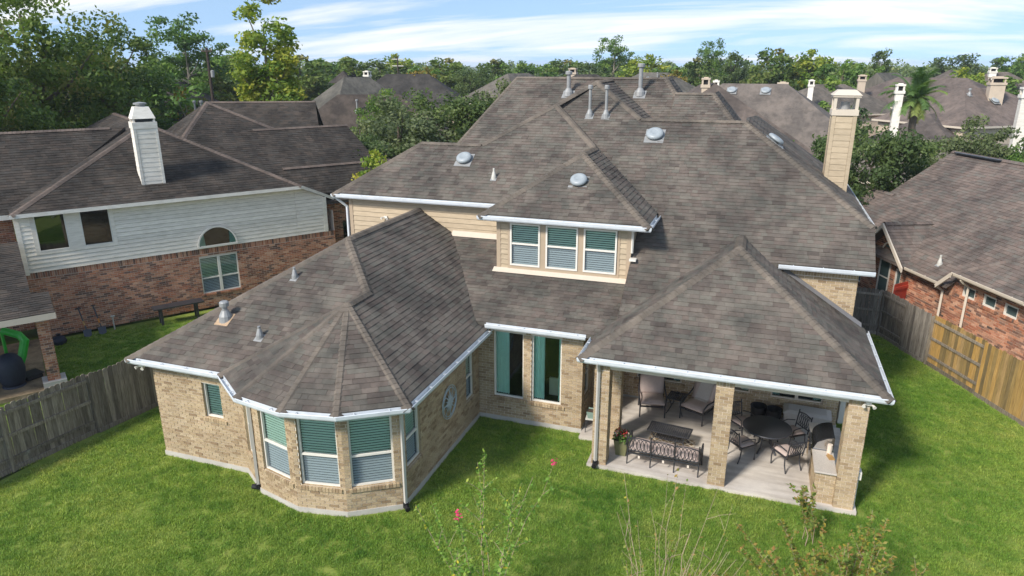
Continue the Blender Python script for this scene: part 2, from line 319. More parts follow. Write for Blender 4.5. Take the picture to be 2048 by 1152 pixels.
class House:
    def __init__(s, root, roofmat, capmat, brickmat, mortar):
        s.root = root; s.roofmat = roofmat; s.capmat = capmat; s.brickmat = brickmat; s.mortar = mortar
        s.sh = []; s.cap = []; s.br = []; s.deck = MB(); s.backs = []; s.keyed = {}
    # --- a roof plane tiled with shingles
    def plane(s, pts, inset=0, tw=.30, e=.143, tile=True, thick=.10):
        P = [Vector(p) for p in pts]; n = Vector((0, 0, 0))
        for i in range(len(P)): n += (P[i]-P[0]).cross(P[(i+1) % len(P)]-P[0])
        n.normalize()
        if n.z < 0: n = -n; P = P[::-1]
        u = Vector((0, 0, 1)).cross(n).normalized(); v = n.cross(u).normalized(); o = P[0]
        q = [((p-o).dot(u), (p-o).dot(v)) for p in P]
        vmin = min(b for a, b in q); vmax = max(b for a, b in q)
        if inset: q = clip(q, 0, -1, -(vmin+inset)); vmin += inset
        if len(q) < 3: return
        if parea(q) < 0: q = q[::-1]
        W = lambda a, b, h: o+u*a+v*b+n*h
        k = len(q); s.deck.add([W(a, b, -.004) for a, b in q]+[W(a, b, -.004)-Vector((0, 0, thick)) for a, b in q],
            [list(range(k)), list(range(2*k-1, k-1, -1))]+[(i, k+i, k+(i+1) % k, (i+1) % k) for i in range(k)], 0, .3)
        if not tile: return
        rows = int((vmax-vmin)/e)+1
        for i in range(rows):
            v0 = vmin+i*e; v1 = v0+e
            strip = clip(clip(q, 0, 1, v1), 0, -1, -v0)
            if len(strip) < 3 or abs(parea(strip)) < 1e-5: continue
            a0 = min(p[0] for p in strip); a1 = max(p[0] for p in strip)
            a = a0-random.random()*tw
            while a < a1:
                wd = tw*random.choice((.55, .8, 1, 1, 1.25)); b = a+wd
                t = clip(clip(strip, 1, 0, b-.002), -1, 0, -(a+.002))
                a = b
                if len(t) < 3: continue
                ar = parea(t)
                if ar < 4e-4: continue
                lift = random.choice((0, 0, .004, .006)); k = len(t)
                H = lambda bb: .003+lift+.012*(1-(bb-v0)/e)
                vs = [W(x, y, H(y)) for x, y in t]+[W(x, y, -.003) for x, y in t]
                fs = [list(range(k))]+[(j, k+j, k+(j+1) % k, (j+1) % k) for j in range(k) if not (abs(t[j][1]-v1) < 1e-4 and abs(t[(j+1) % k][1]-v1) < 1e-4)]
                s.sh.append((vs, fs, random.random(), showing(vs[0], n, ar)))
    # --- ridge or hip caps along a line
    def caps(s, a, b, wd=.145, step=.15, sag=.055):
        a = Vector(a); b = Vector(b); d = b-a; L = d.length; d.normalize()
        if d.z > 0: pass
        side = d.cross(Vector((0, 0, 1))).normalized(); up = side.cross(d).normalized()
        k = max(1, int(L/step))
        for i in range(k):
            p0 = a+d*(L*i/k); p1 = a+d*(L*(i+1)/k+.02)
            h0 = .034; h1 = .022
            vs = []
            for p, h in ((p0, h0), (p1, h1)):
                vs += [p-side*wd+up*(h-.02-sag), p-side*wd*.35+up*h, p+side*wd*.35+up*h, p+side*wd+up*(h-.02-sag)]
            vs += [p0-side*wd-up*(sag+.01), p0+side*wd-up*(sag+.01)]
            fs = [(0, 1, 5, 4), (1, 2, 6, 5), (2, 3, 7, 6), (8, 9, 3, 2, 1, 0)]
            s.cap.append((vs, fs, random.random(), showing(p0, up, wd*2*L/k)))
    # --- a brick wall from p0 to p1 (outside on the right hand of p0->p1), holes = (u0,u1,z0,z1)
    def wall(s, p0, p1, z0, z1, holes=(), keep=None, soldier=True, bl=.225, bh=.08, reveal=.10, face=None, bricks=True, thick=.012, key=None, name='brick_wall'):
        if key is None or key not in s.keyed:
            s.backs.append((name, MB(), [])); 
            if key is not None: s.keyed[key] = len(s.backs)-1
        idx = s.keyed[key] if key is not None else len(s.backs)-1; back = s.backs[idx][1]
        p0 = Vector((p0[0], p0[1], 0)); p1 = Vector((p1[0], p1[1], 0)); u = p1-p0; L = u.length; u.normalize(); n = u.cross(Vector((0, 0, 1)))
        W = lambda a, z, h: p0+u*a+n*h+Vector((0, 0, z))
        full = keep or [(0, z0), (L, z0), (L, z1), (0, z1)]
        us = sorted({0, L, *[h[0] for h in holes], *[h[1] for h in holes]}); zs = sorted({z0, z1, *[h[2] for h in holes], *[h[3] for h in holes]})
        for a, b in zip(us, us[1:]):
            for c, d in zip(zs, zs[1:]):
                if any(a >= h[0]-1e-6 and b <= h[1]+1e-6 and c >= h[2]-1e-6 and d <= h[3]+1e-6 for h in holes): continue
                q = full
                for cl in ((1, 0, b), (-1, 0, -a), (0, 1, d), (0, -1, -c)): q = clip(q, *cl)
                if len(q) >= 3: back.add([W(x, z, -thick) for x, z in q], [list(range(len(q)))], 0, .5)
        for h in holes:      # reveals of the opening
            for (a, c), (b, d) in (((h[0], h[2]), (h[0], h[3])), ((h[0], h[3]), (h[1], h[3])), ((h[1], h[3]), (h[1], h[2])), ((h[1], h[2]), (h[0], h[2]))):
                back.add([W(a, c, -thick), W(b, d, -thick), W(b, d, -reveal-.03), W(a, c, -reveal-.03)], [(0, 1, 2, 3)], 1, random.random())
        if not bricks: return
        def lay(a, b, c, d, prd=0):
            q = full
            for cl in ((1, 0, b), (-1, 0, -a), (0, 1, d), (0, -1, -c)): q = clip(q, *cl)
            if len(q) < 3: return
            ar = abs(parea(q))
            if ar < 3e-4: return
            if parea(q) < 0: q = q[::-1]
            k = len(q); h = random.uniform(-.002, .003)+prd
            vs = [W(x, z, h) for x, z in q]+[W(x, z, -thick-.002) for x, z in q]
            s.br.append((vs, [list(range(k))]+[(i, k+i, k+(i+1) % k, (i+1) % k) for i in range(k)], random.random(), showing(vs[0], n, ar), idx))
        top = z1
        if soldier:
            top = z1-.225; a = 0
            while a < L-.01:
                b = min(a+.075, L)
                if not any(a < h[1] and b > h[0] and h[3] > top+.02 for h in holes): lay(a, b-.01, top+.01, z1)
                a += .0755
        rows = max(1, round((top-z0)/bh)); rh = (top-z0)/rows
        for i in range(rows):
            c = z0+i*rh; d = c+rh-.014; iv = [(0, L)]
            for h in holes:
                if c < h[3]-.02 and d > h[2]+.02: iv = [x for a, b in iv for x in ((a, min(b, h[0])), (max(a, h[1]), b)) if x[1]-x[0] > .01]
            off = (bl/2 if i % 2 else 0)
            for a0, b0 in iv:
                k = math.floor((a0+off)/bl); x = a0
                while x < b0-.005:
                    k += 1; e = min(k*bl-off, b0)
                    if e-x > .02: lay(x, e-(.014 if e < b0 else 0), c, d)
                    x = max(e, x+1e-4)
        for h in holes:      # rowlock sill
            if len(h) > 4 and h[4] == 0: continue
            a = h[0]-.06
            while a < h[1]+.05:
                b = a+.072; vs = []
                for hh, zz in ((.035, h[2]-.02), (-reveal, h[2]+.015), (-reveal, h[2]-.09), (.035, h[2]-.105)):
                    vs += [W(a, zz, hh), W(b, zz, hh)]
                s.br.append((vs, [(0, 1, 3, 2), (0, 6, 7, 1), (0, 2, 4, 6), (1, 7, 5, 3), (6, 4, 5, 7)], random.random()*.5, showing(vs[0], (n+Vector((0, 0, 1))).normalized(), .012), idx))
                a += .082
    def finish(s, nsh=300, nbr=300, ncap=120):
        roof = s.deck.build('roof', [s.roofmat], s.root) if s.deck.v else None
        walls = [b.build(nm_, [s.mortar, s.brickmat], s.root) for nm_, b, _ in s.backs]; wall = None
        for lst, par, nm, num, mt, rest in ((s.sh, roof, 'shingle', nsh, s.roofmat, 'shingle_field'), (s.cap, roof, 'ridge_cap', ncap, s.capmat, 'ridge_cap_run'), (s.br, wall, 'brick', nbr, s.brickmat, 'brick_field')):
            if not lst: continue
            lst.sort(key=lambda t: -t[3]); one = [t for t in lst[:num] if t[3] > 0]
            for t_ in one: mesh_obj(nm, t_[0], t_[1], mt, None, [t_[2]]*len(t_[1]), walls[t_[4]] if len(t_) > 4 else par, True, False, 'c')
            m = MB()
            for t_ in lst[len(one):]: m.add(t_[0], t_[1], 0, t_[2])
            if m.v: tag(m.build(rest, [mt], s.root), kind='stuff')
        return roof, wall

def wbasis(p0, p1):
    p0 = Vector((p0[0], p0[1], 0)); u = Vector((p1[0], p1[1], 0))-p0; L = u.length; u.normalize(); return p0, u, u.cross(Vector((0, 0, 1))), L
def window(root, p0, p1, u0, u1, z0, z1, rail=.42, depth=.10, frame='window_white', blind=True, top='glass_teal', low='screened_glass', mull=0, curtain=False, fw=.045, gap=.05, room='dark_room'):
    o, u, n, L = wbasis(p0, p1); W = lambda a, z, h: o+u*a+n*h+Vector((0, 0, z))
    m = MB()
    def bar(a, b, c, d, h0, h1): m.add([W(a, c, h0), W(b, c, h0), W(b, d, h0), W(a, d, h0), W(a, c, h1), W(b, c, h1), W(b, d, h1), W(a, d, h1)],
        [(3, 2, 1, 0), (4, 5, 6, 7), (0, 1, 5, 4), (1, 2, 6, 5), (2, 3, 7, 6), (3, 0, 4, 7)])
    h0, h1 = -depth-.03, -depth+.035
    bar(u0, u0+fw, z0, z1, h0, h1); bar(u1-fw, u1, z0, z1, h0, h1); bar(u0+fw, u1-fw, z0, z0+fw, h0, h1); bar(u0+fw, u1-fw, z1-fw, z1, h0, h1)
    zr = z0+(z1-z0)*rail
    if rail: bar(u0+fw, u1-fw, zr-.025, zr+.025, h0, h1-.008)
    cols = [(u0+fw, u1-fw)]
    if mull:
        um = (u0+u1)/2; bar(um-mull/2, um+mull/2, z0+fw, z1-fw, h0, h1+.004); cols = [(u0+fw, um-mull/2), (um+mull/2, u1-fw)]
    win = m.build('window', [frame], root)
    for a, b in cols:
        segs = [(z0+fw, zr-.025, low), (zr+.025, z1-fw, top)] if rail else [(z0+fw, z1-fw, top)]
        for c, d, mt in segs:
            hh = -depth-.005 if mt == low and rail else -depth-.015
            mesh_obj('pane', [W(a, c, hh), W(b, c, hh), W(b, d, hh), W(a, d, hh)], [(0, 1, 2, 3)], mt, None, [.5], win)
    m = MB()
    if blind:
        z = z0+.04
        while z < z1-.03:
            for a, b in cols:
                m.add([W(a, z, -depth-gap), W(b, z, -depth-gap), W(b, z+.042, -depth-gap-.014), W(a, z+.042, -depth-gap-.014)], [(0, 1, 2, 3)])
            z += .066
        tag(m.build('blind', ['blind'], win), kind='stuff')
    # the unlit room behind
    m = MB(); D = .5 if blind else 1.6
    a, b, c, d = u0+.01, u1-.01, z0+.01, z1-.01; h0 = -depth-.035; h1 = -depth-D
    q = [W(a, c, h0), W(b, c, h0), W(b, d, h0), W(a, d, h0), W(a, c, h1), W(b, c, h1), W(b, d, h1), W(a, d, h1)]
    m.add(q, [(4, 5, 6, 7), (0, 1, 5, 4), (1, 2, 6, 5), (2, 3, 7, 6), (3, 0, 4, 7)]); m.build('room_behind', [room], win)
    if curtain:
        for (x0, x1) in curtain:
            m = MB(); k = 14; A = u0+(u1-u0)*x0; B = u0+(u1-u0)*x1; vs = []
            for i in range(k+1):
                x = A+(B-A)*i/k; hh = -depth-.12+.03*math.cos(i*2.4)
                vs += [W(x, z0+.03, hh), W(x, z1-.05, hh)]
            m.add(vs, [(2*i, 2*i+2, 2*i+3, 2*i+1) for i in range(k)]); m.build('curtain', ['curtain'], win, smooth=True)
    return win
def siding(root, p0, p1, z0, z1, mt, bh=.165, holes=(), keep=None, name='siding_board', seams=(), lip=.02, gap=.011):
    o, u, n, L = wbasis(p0, p1); W = lambda a, z, h: o+u*a+n*h+Vector((0, 0, z))
    full = keep or [(0, z0), (L, z0), (L, z1), (0, z1)]
    rows = max(1, round((z1-z0)/bh)); rh = (z1-z0)/rows
    for i in range(rows):
        c = z0+i*rh+gap; d = c+rh-gap; iv = [(0, L)]
        for h in holes:
            if c < h[3]-.02 and d > h[2]+.02: iv = [x for a, b in iv for x in ((a, min(b, h[0])), (max(a, h[1]), b)) if x[1]-x[0] > .01]
        for sm in seams: iv = [x for a, b in iv for x in (((a, sm-.004), (sm+.004, b)) if a < sm < b else ((a, b),))]
        for a, b in iv:
            q = full
            for cl in ((1, 0, b), (-1, 0, -a), (0, 1, d), (0, -1, -c)): q = clip(q, *cl)
            if len(q) < 3 or abs(parea(q)) < 2e-3: continue
            if parea(q) < 0: q = q[::-1]
            k = len(q); H = lambda z: .006+lip*(1-(z-c)/rh)
            vs = [W(x, z, H(z)) for x, z in q]+[W(x, z, -.01) for x, z in q]; r = random.random()
            mesh_obj(name, vs, [list(range(k))]+[(j, k+j, k+(j+1) % k, (j+1) % k) for j in range(k)], mt, None, [r]*(k+1), root, True, False, 'c')
def gutter(root, path, out=.03, back=.10, mt='gutter_white', name='gutter', soffit=.45, hang=.75):
    # path runs with the outside on the right hand; trough built along it, mitred at the corners
    P = [Vector(p) for p in path]; m = MB(); prof = [(-back, .035), (-back, -.10), (out-.035, -.10), (out-.01, -.06), (out, .02), (out-.012, .03), (out-.022, .02), (out-.03, -.045), (-back+.012, -.045), (-back+.012, .035)]
    rings = []
    for i, p in enumerate(P):
        ds = []
        if i: d = P[i]-P[i-1]; ds.append(Vector((d.x, d.y, 0)).normalized())
        if i < len(P)-1: d = P[i+1]-P[i]; ds.append(Vector((d.x, d.y, 0)).normalized())
        ns = [Vector((d.y, -d.x, 0)) for d in ds]; nn = sum(ns, Vector((0, 0, 0))).normalized(); sc_ = 1/max(.35, nn.dot(ns[0]))
        rings.append([p+nn*a*sc_+Vector((0, 0, b)) for a, b in prof]); 
        rings[-1].append(p-nn*sc_*soffit+Vector((0, 0, -.101)))
    k = len(prof)
    for r0, r1 in zip(rings, rings[1:]):
        m.add(r0[:k]+r1[:k], [(i, k+i, k+(i+1) % k, (i+1) % k) for i in range(k)], 0, .5)
        m.add([r0[1], r1[1], r1[k], r0[k]], [(0, 1, 2, 3)], 0, .5)
    for r in (rings[0], rings[-1]): m.add(r[:k], [list(range(k))], 0, .5)
    for a, b in zip(P, P[1:]):
        d = b-a; L = d.length; d.normalize(); n = Vector((d.y, -d.x, 0)); t = hang/2
        while t < L:
            p = a+d*t; q = [p-n*(back-.015)+Vector((0, 0, .012)), p+n*(out-.012)+Vector((0, 0, .012))]
            e = d*.012; z = Vector((0, 0, .012))
            m.add([q[0]-e, q[0]+e, q[1]+e, q[1]-e, q[0]-e+z, q[0]+e+z, q[1]+e+z, q[1]-e+z], [(3, 2, 1, 0), (4, 5, 6, 7), (0, 1, 5, 4), (1, 2, 6, 5), (2, 3, 7, 6), (3, 0, 4, 7)], 0, .2)
            t += hang
    return m.build(name, [mt], root)
def downspout(root, top, wallpt, zb, mt='downspout_grey', w=.075, boot=True):
    # square pipe: elbow from the gutter to the wall and then down
    t = Vector(top); p = Vector((wallpt[0], wallpt[1], t.z-.35)); m = MB()
    m.tube([t, t-Vector((0, 0, .08)), p, Vector((p.x, p.y, zb))], w*.62, 4)
    o = m.build('downspout', [mt], root)
    if boot:
        m = MB(); m.tube([(p.x, p.y, zb+.12), (p.x, p.y, zb)], .07, 8); d = Vector((t.x-p.x, t.y-p.y, 0)); d = d.normalized() if d.length else Vector((0, -1, 0))
        m.tube([(p.x, p.y, zb+.04), Vector((p.x, p.y, zb+.02))+d*.16], .062, 8); m.build('drain_boot', ['black_plastic'], o)
    return o
def dome_vent(root, p, n, r=.27):
    n = Vector(n).normalized(); M = Matrix.Translation(p) @ n.to_track_quat('Z', 'Y').to_matrix().to_4x4()
    m = MB(); m.lathe([(r*.55, 0), (r*.55, .07), (r*.97, .075), (r, .10), (r*.96, .14), (r*.8, .175), (r*.45, .195), (r*.42, .188), (.02, .20)], 28, M=M)
    o = m.build('dome_vent', ['dome_plastic'], root, smooth=True)
    m = MB(); m.box(-r*1.1, r*1.1, -r*1.25, r*1.1, .004, .019, M=M); m.build('flashing', ['vent_metal'], o); return o
def vent_pipe(root, p, n, h=.75, r=.045, hat=True, rust=False, mt='vent_metal'):
    p = Vector(p); n = Vector(n).normalized(); m = MB()
    m.lathe([(r*2.6, -.08), (r*2.3, .08), (r*1.25, .22), (r, .23), (r, h)], 12, p)
    if hat: m.lathe([(r*.9, h-.02), (r*1.75, h), (r*1.75, h+.10), (r*1.3, h+.13), (.01, h+.135)], 12, p)
    o = m.build('vent_pipe', [mt], root, smooth=False)
    M = Matrix.Translation(p) @ n.to_track_quat('Z', 'Y').to_matrix().to_4x4(); m = MB(); m.box(-r*2.9, r*2.9, -r*3.6, r*2.4, .006, .018, M=M)
    m.build('flashing', ['flashing_rust' if rust else 'vent_metal'], o); return o

# ------------------------------------------------------------------ ground
def sheet(name, pts, z, mt, kind='structure'):
    return tag(mesh_obj(name, [(x, y, z) for x, y in pts], [list(range(len(pts)))], mt), kind=kind)
sheet('ground', [(-1500, -300), (1500, -300), (1500, 2500), (-1500, 2500)], -.03, 'far_ground')
LAWN = [(-17.6, 4.0), (9.9, 4.0), (9.9, 17.6), (7.95, 22.4), (5.3, 28.4), (2.6, 28.4), (2.6, 16.2), (-3.2, 16.2), (-3.6, 17.5), (-7.2, 17.5), (-7.2, 12.6), (-8.2, 11.95), (-9.3, 11.75), (-10.6, 12.05), (-11.5, 12.7), (-14.1, 12.7), (-14.1, 20.5), (-15.9, 20.5), (-17.1, 12.0)]
lawn = sheet('lawn', LAWN, 0.0, 'lawn_ground')
lawn2 = sheet('neighbour_lawn', [(-19.5, 8), (-17.5, 8), (-17.2, 12), (-16.1, 20.5), (-16.5, 30), (-21.0, 23.2), (-25.6, 16.4)], -.004, 'lawn_ground')
sheet('street', [(-80, 66), (60, 66), (60, 73), (-80, 73)], -.012, 'street')

# ------------------------------------------------------------------ the brick house in the middle
house = thing('brick_house', 'large tan brick house with grey brown hipped roofs, bay windows and covered patio', 'house', (-5, 20, 0))
H = House(house, 'shingle', 'shingle_cap', 'brick_tan', 'mortar')
V = Vector
Z1 = 2.85; ZP = 3.08; ZU = 5.70; ZD = 5.67
g0 = (-14.67, 12.24, Z1); A = (-11.77, 12.24, Z1); B_ = (-10.57, 11.36, Z1); C_ = (-9.18, 11.10, Z1); D_ = (-7.90, 11.33, Z1); E_ = (-6.60, 12.19, Z1)
bayap = (-9.13, 13.97, 4.42); notch = (-9.13, 14.95, 4.42); wap = (-10.63, 16.55, 5.35); wback = (-10.63, 21.02, 5.35)
UB = lambda y: ZU+.68*(y-20.65)
BB = lambda y: 4.765+.68*(y-19.6)
MM = lambda y: ZP+.38*(y-17.0)
ul = (-11.43, 23.03, UB(23.03)); ur = (-9.15, 23.03, UB(23.03)); M2 = (-7.0, 24.95, UB(24.95)); M1 = (-5.87, 26.4, BB(26.4))
rL = (-3.9, 24.66, BB(24.66)); rR = (-.5, 24.66, BB(24.66)); hc = (3.22, 21.02, BB(21.02))
pL = (-3.70, 15.56, ZP); pR = (3.28, 15.56, ZP); pap = (-.21, 19.05, 5.36); pend = (-.21, 20.475, 5.36)
dL = (-7.72, 19.05, ZD); dR = (-2.59, 19.05, ZD); dap = (-5.15, 21.56, 7.36)
IN = .11
# left wing and bay
H.plane([g0, A, notch, wap], IN)
H.plane([g0, wap, wback, (-14.67, 21.02, Z1)], IN)
H.plane([E_, (-6.6, 17.30, Z1), (-6.97, 17.0, 3.08), (-9.45, 21.02, 4.62), wback, wap, notch, bayap], IN)
H.plane([bayap, notch, A], 0)
for a, b in ((A, B_), (B_, C_), (C_, D_), (D_, E_)): H.plane([bayap, a, b], IN)
# between wing and patio, big rear slope, upper left roof
H.plane([(-6.97, 17.0, ZP), (-3.05, 17.0, ZP), (-3.05, 19.5, MM(19.5)), (-7.0, 19.5, MM(19.5)), (-7.0, 21.02, MM(21.02)), (-9.45, 21.02, MM(21.02))], IN)
H.plane([(3.2, 19.70, BB(19.7)), hc, rR, rL, M1, (-7.07, 25.3, BB(25.3)), (-5.15, 23.40, BB(23.4)), (-2.62, 20.95, BB(20.95)), (-3.15, 20.95, BB(20.95)), (-3.15, 17.65, BB(17.65)), pend, (.55, 19.70, BB(19.7))], 0)
H.plane([(-13.8, 20.65, ZU), (-4.6, 20.65, ZU), (-4.6, 22.57, UB(22.57)), M2, ur, ul], IN)
H.plane([(-13.8, 20.65, ZU), ul, (-13.8, 25.4, ZU)], IN)
H.plane([ul, ur, (-9.15, 25.4, ZU), (-13.8, 25.4, ZU)], 0, tile=False)
H.plane([M2, (-5.15, 23.12, UB(23.12)), (-4.83, 23.12, UB(23.12)-.22), (-6.68, 24.95, UB(24.95)-.22)], 0)
H.plane([M1, (-3.87, 24.66, 8.08), (-3.87, 27.0, 8.08), (-5.87, 28.95, 9.42)], 0)
H.plane([M1, (-5.87, 28.95, 9.42), (-9.6, 25.3, 6.95), (-9.4, 23.0, 7.0)], 0)
# rear blocks
kL = (-9.85, 29.0, 9.47); kR = (-3.70, 29.0, 9.47); KK = lambda y: 9.47-.68*(29-y)
H.plane([kL, (-11.75, 23.5, KK(23.5)), (-1.6, 25.6, KK(25.6)), kR], 0)
H.plane([kR, (-2.43, 26.94, 8.07), (-1.9, 26.1, 7.5), (-1.9, 31.0, 7.3), (-3.7, 31.0, 9.47)], 0)
H.plane([kL, kR, (-1.9, 34.6, 5.7), (-11.9, 34.6, 5.7)], 0, tile=False)
H.plane([kL, (-11.75, 23.5, KK(23.5)), (-11.9, 34.6, 5.7)], 0, tile=False)
LLp = lambda y: 8.95-.68*(28-y)
H.plane([(-3.2, 28.0, 8.95), (-1.79, 28.0, 8.95), (-.45, 25.9, LLp(25.9)), (-3.2, 25.9, LLp(25.9))], 0)
H.plane([(-1.79, 28.0, 8.95), (-.45, 25.9, LLp(25.9)), (.3, 25.9, 6.6), (.3, 31, 6.6), (-1.79, 31, 8.95)], 0)
RS = lambda x: 5.73+.68*(3.22-x)
H.plane([hc, (3.22, 30.0, 5.73), (-.2, 30.0, RS(-.2)), (-.5, 25.6, RS(-.5)), rR], IN)
# patio roof
H.plane([pL, pR, pap], IN)
H.plane([pR, (3.28, 19.93, ZP), (.36, 19.93, 4.99), pend, pap], IN)
H.plane([pL, pap, pend, (-3.70, 17.12, ZP)], IN)
# dormer
H.plane([dL, dR, dap], IN)
H.plane([dR, (-2.59, 20.93, ZD), (-5.15, 23.40, 7.36), dap], IN)
H.plane([dL, dap, (-5.15, 23.09, 7.36), (-7.72, 20.6, ZD)], IN)
for a, b in ((g0, wap), (A, bayap), (B_, bayap), (C_, bayap), (D_, bayap), (E_, bayap), (bayap, notch), (notch, wap), (wap, wback), (pL, pap), (pR, pap), (pap, pend), (dL, dap), (dR, dap), (dap, (-5.15, 23.1, 7.36)), ((-13.8, 20.65, ZU), ul), (ul, ur), (ur, M2), (M2, M1), (M2, (-5.15, 23.12, 7.38)), (M1, rL), (rL, rR), (hc, rR), (kL, kR), ((-11.75, 23.5, KK(23.5)), kL), ((-2.43, 26.94, 8.07), kR), ((-3.2, 28, 8.95), (-1.79, 28, 8.95)), ((-.45, 25.9, LLp(25.9)), (-1.79, 28, 8.95)), (M1, (-5.87, 28.9, 9.42))): H.caps(a, b)
# ---- walls
w1 = ((-14.21, 12.59), (-11.53, 12.59)); fA = ((-11.53, 12.59), (-10.64, 11.96)); fB = ((-10.64, 11.96), (-9.33, 11.62)); fC = ((-9.33, 11.62), (-8.14, 11.82)); fD = ((-8.14, 11.82), (-7.06, 12.52))
w6 = ((-7.06, 12.52), (-7.06, 17.36)); w7 = ((-7.06, 17.36), (-3.98, 17.36)); w8 = ((-3.98, 17.36), (-3.98, 18.7)); w8b = ((-3.98, 18.7), (-3.3, 18.7)); w8c = ((-3.3, 18.7), (-3.3, 19.95)); w9 = ((-3.3, 19.95), (2.86, 19.95)); w10 = ((2.86, 19.95), (2.86, 29.5))
zb = .14
H.wall(*w1, zb, Z1-.08, [(1.53, 2.09, 1.40, 2.36)])
H.wall(*fA, zb, Z1-.08, [(.22, .86, .74, 2.58)])
H.wall(*fB, zb, Z1-.08, [(.20, 1.16, .74, 2.58)])
H.wall(*fC, zb, Z1-.08, [(.13, 1.08, .74, 2.58)])
H.wall(*fD, zb, Z1-.08, [(.14, 1.12, .74, 2.58)])
H.wall(*w6, zb, Z1-.08, [(.27, 1.02, .90, 2.58), (3.86, 4.46, .90, 2.5)])
H.wall(*w7, zb, ZP-.08, [(.45, 1.36, .75, 2.80), (1.59, 2.47, .75, 2.80)])
H.wall(*w8, zb, ZP-.08, [(.35, 1.0, .9, 2.5)]); H.wall(*w8b, zb, ZP-.08, [(.1, .6, .3, 2.5)]); H.wall(*w8c, zb, ZP-.08)
pw = [(.42, 1.79, .74, 2.2), (2.37, 3.77, .74, 2.2), (4.34, 5.75, .72, 2.2)]
H.wall(*w9, zb, 4.72, pw)
H.wall(*w10, zb, 5.55, keep=[(0, zb), (9.55, zb), (9.55, 5.55), (1.0, 5.55), (0, 4.85)])
H.wall((-14.21, 20.9), (-14.21, 12.59), zb, Z1-.08)
H.wall((-13.3, 21.0), (-10.6, 21.0), zb, 3.2, soldier=False)
for nm, wl_, u0, u1, z0, z1, kw in (('w1', w1, 1.53, 2.09, 1.40, 2.36, dict(rail=0)), ('fA', fA, .22, .86, .74, 2.58, {}), ('fB', fB, .20, 1.16, .74, 2.58, {}), ('fC', fC, .13, 1.08, .74, 2.58, {}), ('fD', fD, .14, 1.12, .74, 2.58, {}),
        ('w6', w6, .27, 1.02, .90, 2.58, {}), ('w6', w6, 3.86, 4.46, .90, 2.5, {}),
        ('w7', w7, .45, 1.36, .75, 2.80, dict(rail=0, blind=False, curtain=[(0, .45), (.93, 1)])), ('w7', w7, 1.59, 2.47, .75, 2.80, dict(rail=0, blind=False, curtain=[(0, .38), (.86, 1)])),
        ('w8', w8, .35, 1.0, .9, 2.5, {}), ('w8b', w8b, .1, .6, .3, 2.5, dict(blind=False))):
    window(house, *wl_, u0, u1, z0, z1, **kw)
for h in pw: window(house, *w9, *h[:4], rail=0, mull=.09, blind=False, frame='trim_beige', top='glass_clear', curtain=[(0, .18), (.82, 1)])
# inside the tall windows: a pale wicker chair and a table
part('dining_chair', ['trim_beige'], house, lambda m: (m.box(-5.95, -5.55, 18.0, 18.06, .5, 1.45), m.box(-5.95, -5.55, 18.0, 18.45, .45, .55), [m.box(x, x+.04, y, y+.04, .12, .5) for x in (-5.95, -5.59) for y in (18.0, 18.4)]), world=True)
part('dining_chair', ['trim_beige'], house, lambda m: (m.box(-5.1, -4.7, 17.95, 18.01, .5, 1.3), m.box(-5.1, -4.7, 17.95, 18.4, .45, .55), [m.box(x, x+.04, y, y+.04, .12, .5) for x in (-5.1, -4.74) for y in (17.95, 18.36)]), world=True)
# columns of the patio
cols_ = []
for x0, x1, y0, y1 in ((-3.31, -2.93, 15.78, 16.18), (-3.22, -2.86, 17.15, 17.51), (-.39, .02, 15.78, 16.18), (2.47, 2.90, 15.78, 16.2)):
    for a, b in (((x0, y0), (x1, y0)), ((x1, y0), (x1, y1)), ((x1, y1), (x0, y1)), ((x0, y1), (x0, y0))): H.wall(a, b, .10, 2.98, bl=.205, key=('c', x0, y0), name='patio_column')
# brick grill island
for a, b in (((2.02, 15.86), (2.465, 15.86)), ((2.02, 18.25), (2.02, 15.86)), ((2.47, 18.25), (2.02, 18.25))): H.wall(a, b, .10, .90, soldier=False, key='isl', name='grill_island')
roof, bwall = H.finish(300, 300, 150)
# concrete footing shown below the bricks
m = MB()
base = [(-14.23, 12.57), (-11.54, 12.57), (-10.65, 11.94), (-9.33, 11.60), (-8.13, 11.80), (-7.04, 12.51), (-7.04, 17.34), (-3.96, 17.34), (-3.96, 18.72), (-3.28, 18.72), (-3.28, 19.93), (2.88, 19.93), (2.88, 29.5), (-14.23, 29.5)]
m.prism(base, -.05, .14); m.build('foundation', ['concrete_base'], house)
part('patio_slab', ['patio_concrete'], house, lambda m: (m.prism([(-3.42, 15.72), (2.98, 15.72), (2.98, 19.9), (-3.25, 19.9), (-3.25, 18.70), (-3.95, 18.70), (-3.95, 17.0), (-3.42, 17.0)], -.05, .10)), world=True)
# closed core so no light leaks through the attic
part('rake_board', ['trim_tan'], house, lambda m: m.add([(-3.16, 17.3, BB(17.3)-.02), (-3.16, 20.95, BB(20.95)-.02), (-3.16, 20.95, MM(20.95)-.1), (-3.16, 17.3, MM(17.3)-.1)], [(0, 1, 2, 3)]), world=True)
part('patio_ceiling', ['window_white'], house, lambda m: m.box(-3.68, 3.26, 15.6, 19.92, 2.985, 2.995), world=True)
[part('patio_beam', ['trim_beige'], house, lambda m: m.box(*q_, 2.80, 2.984), world=True) for q_ in ((-3.31, 2.90, 15.80, 16.16), (-3.29, -2.95, 16.16, 19.9), (2.50, 2.88, 16.16, 19.9))]
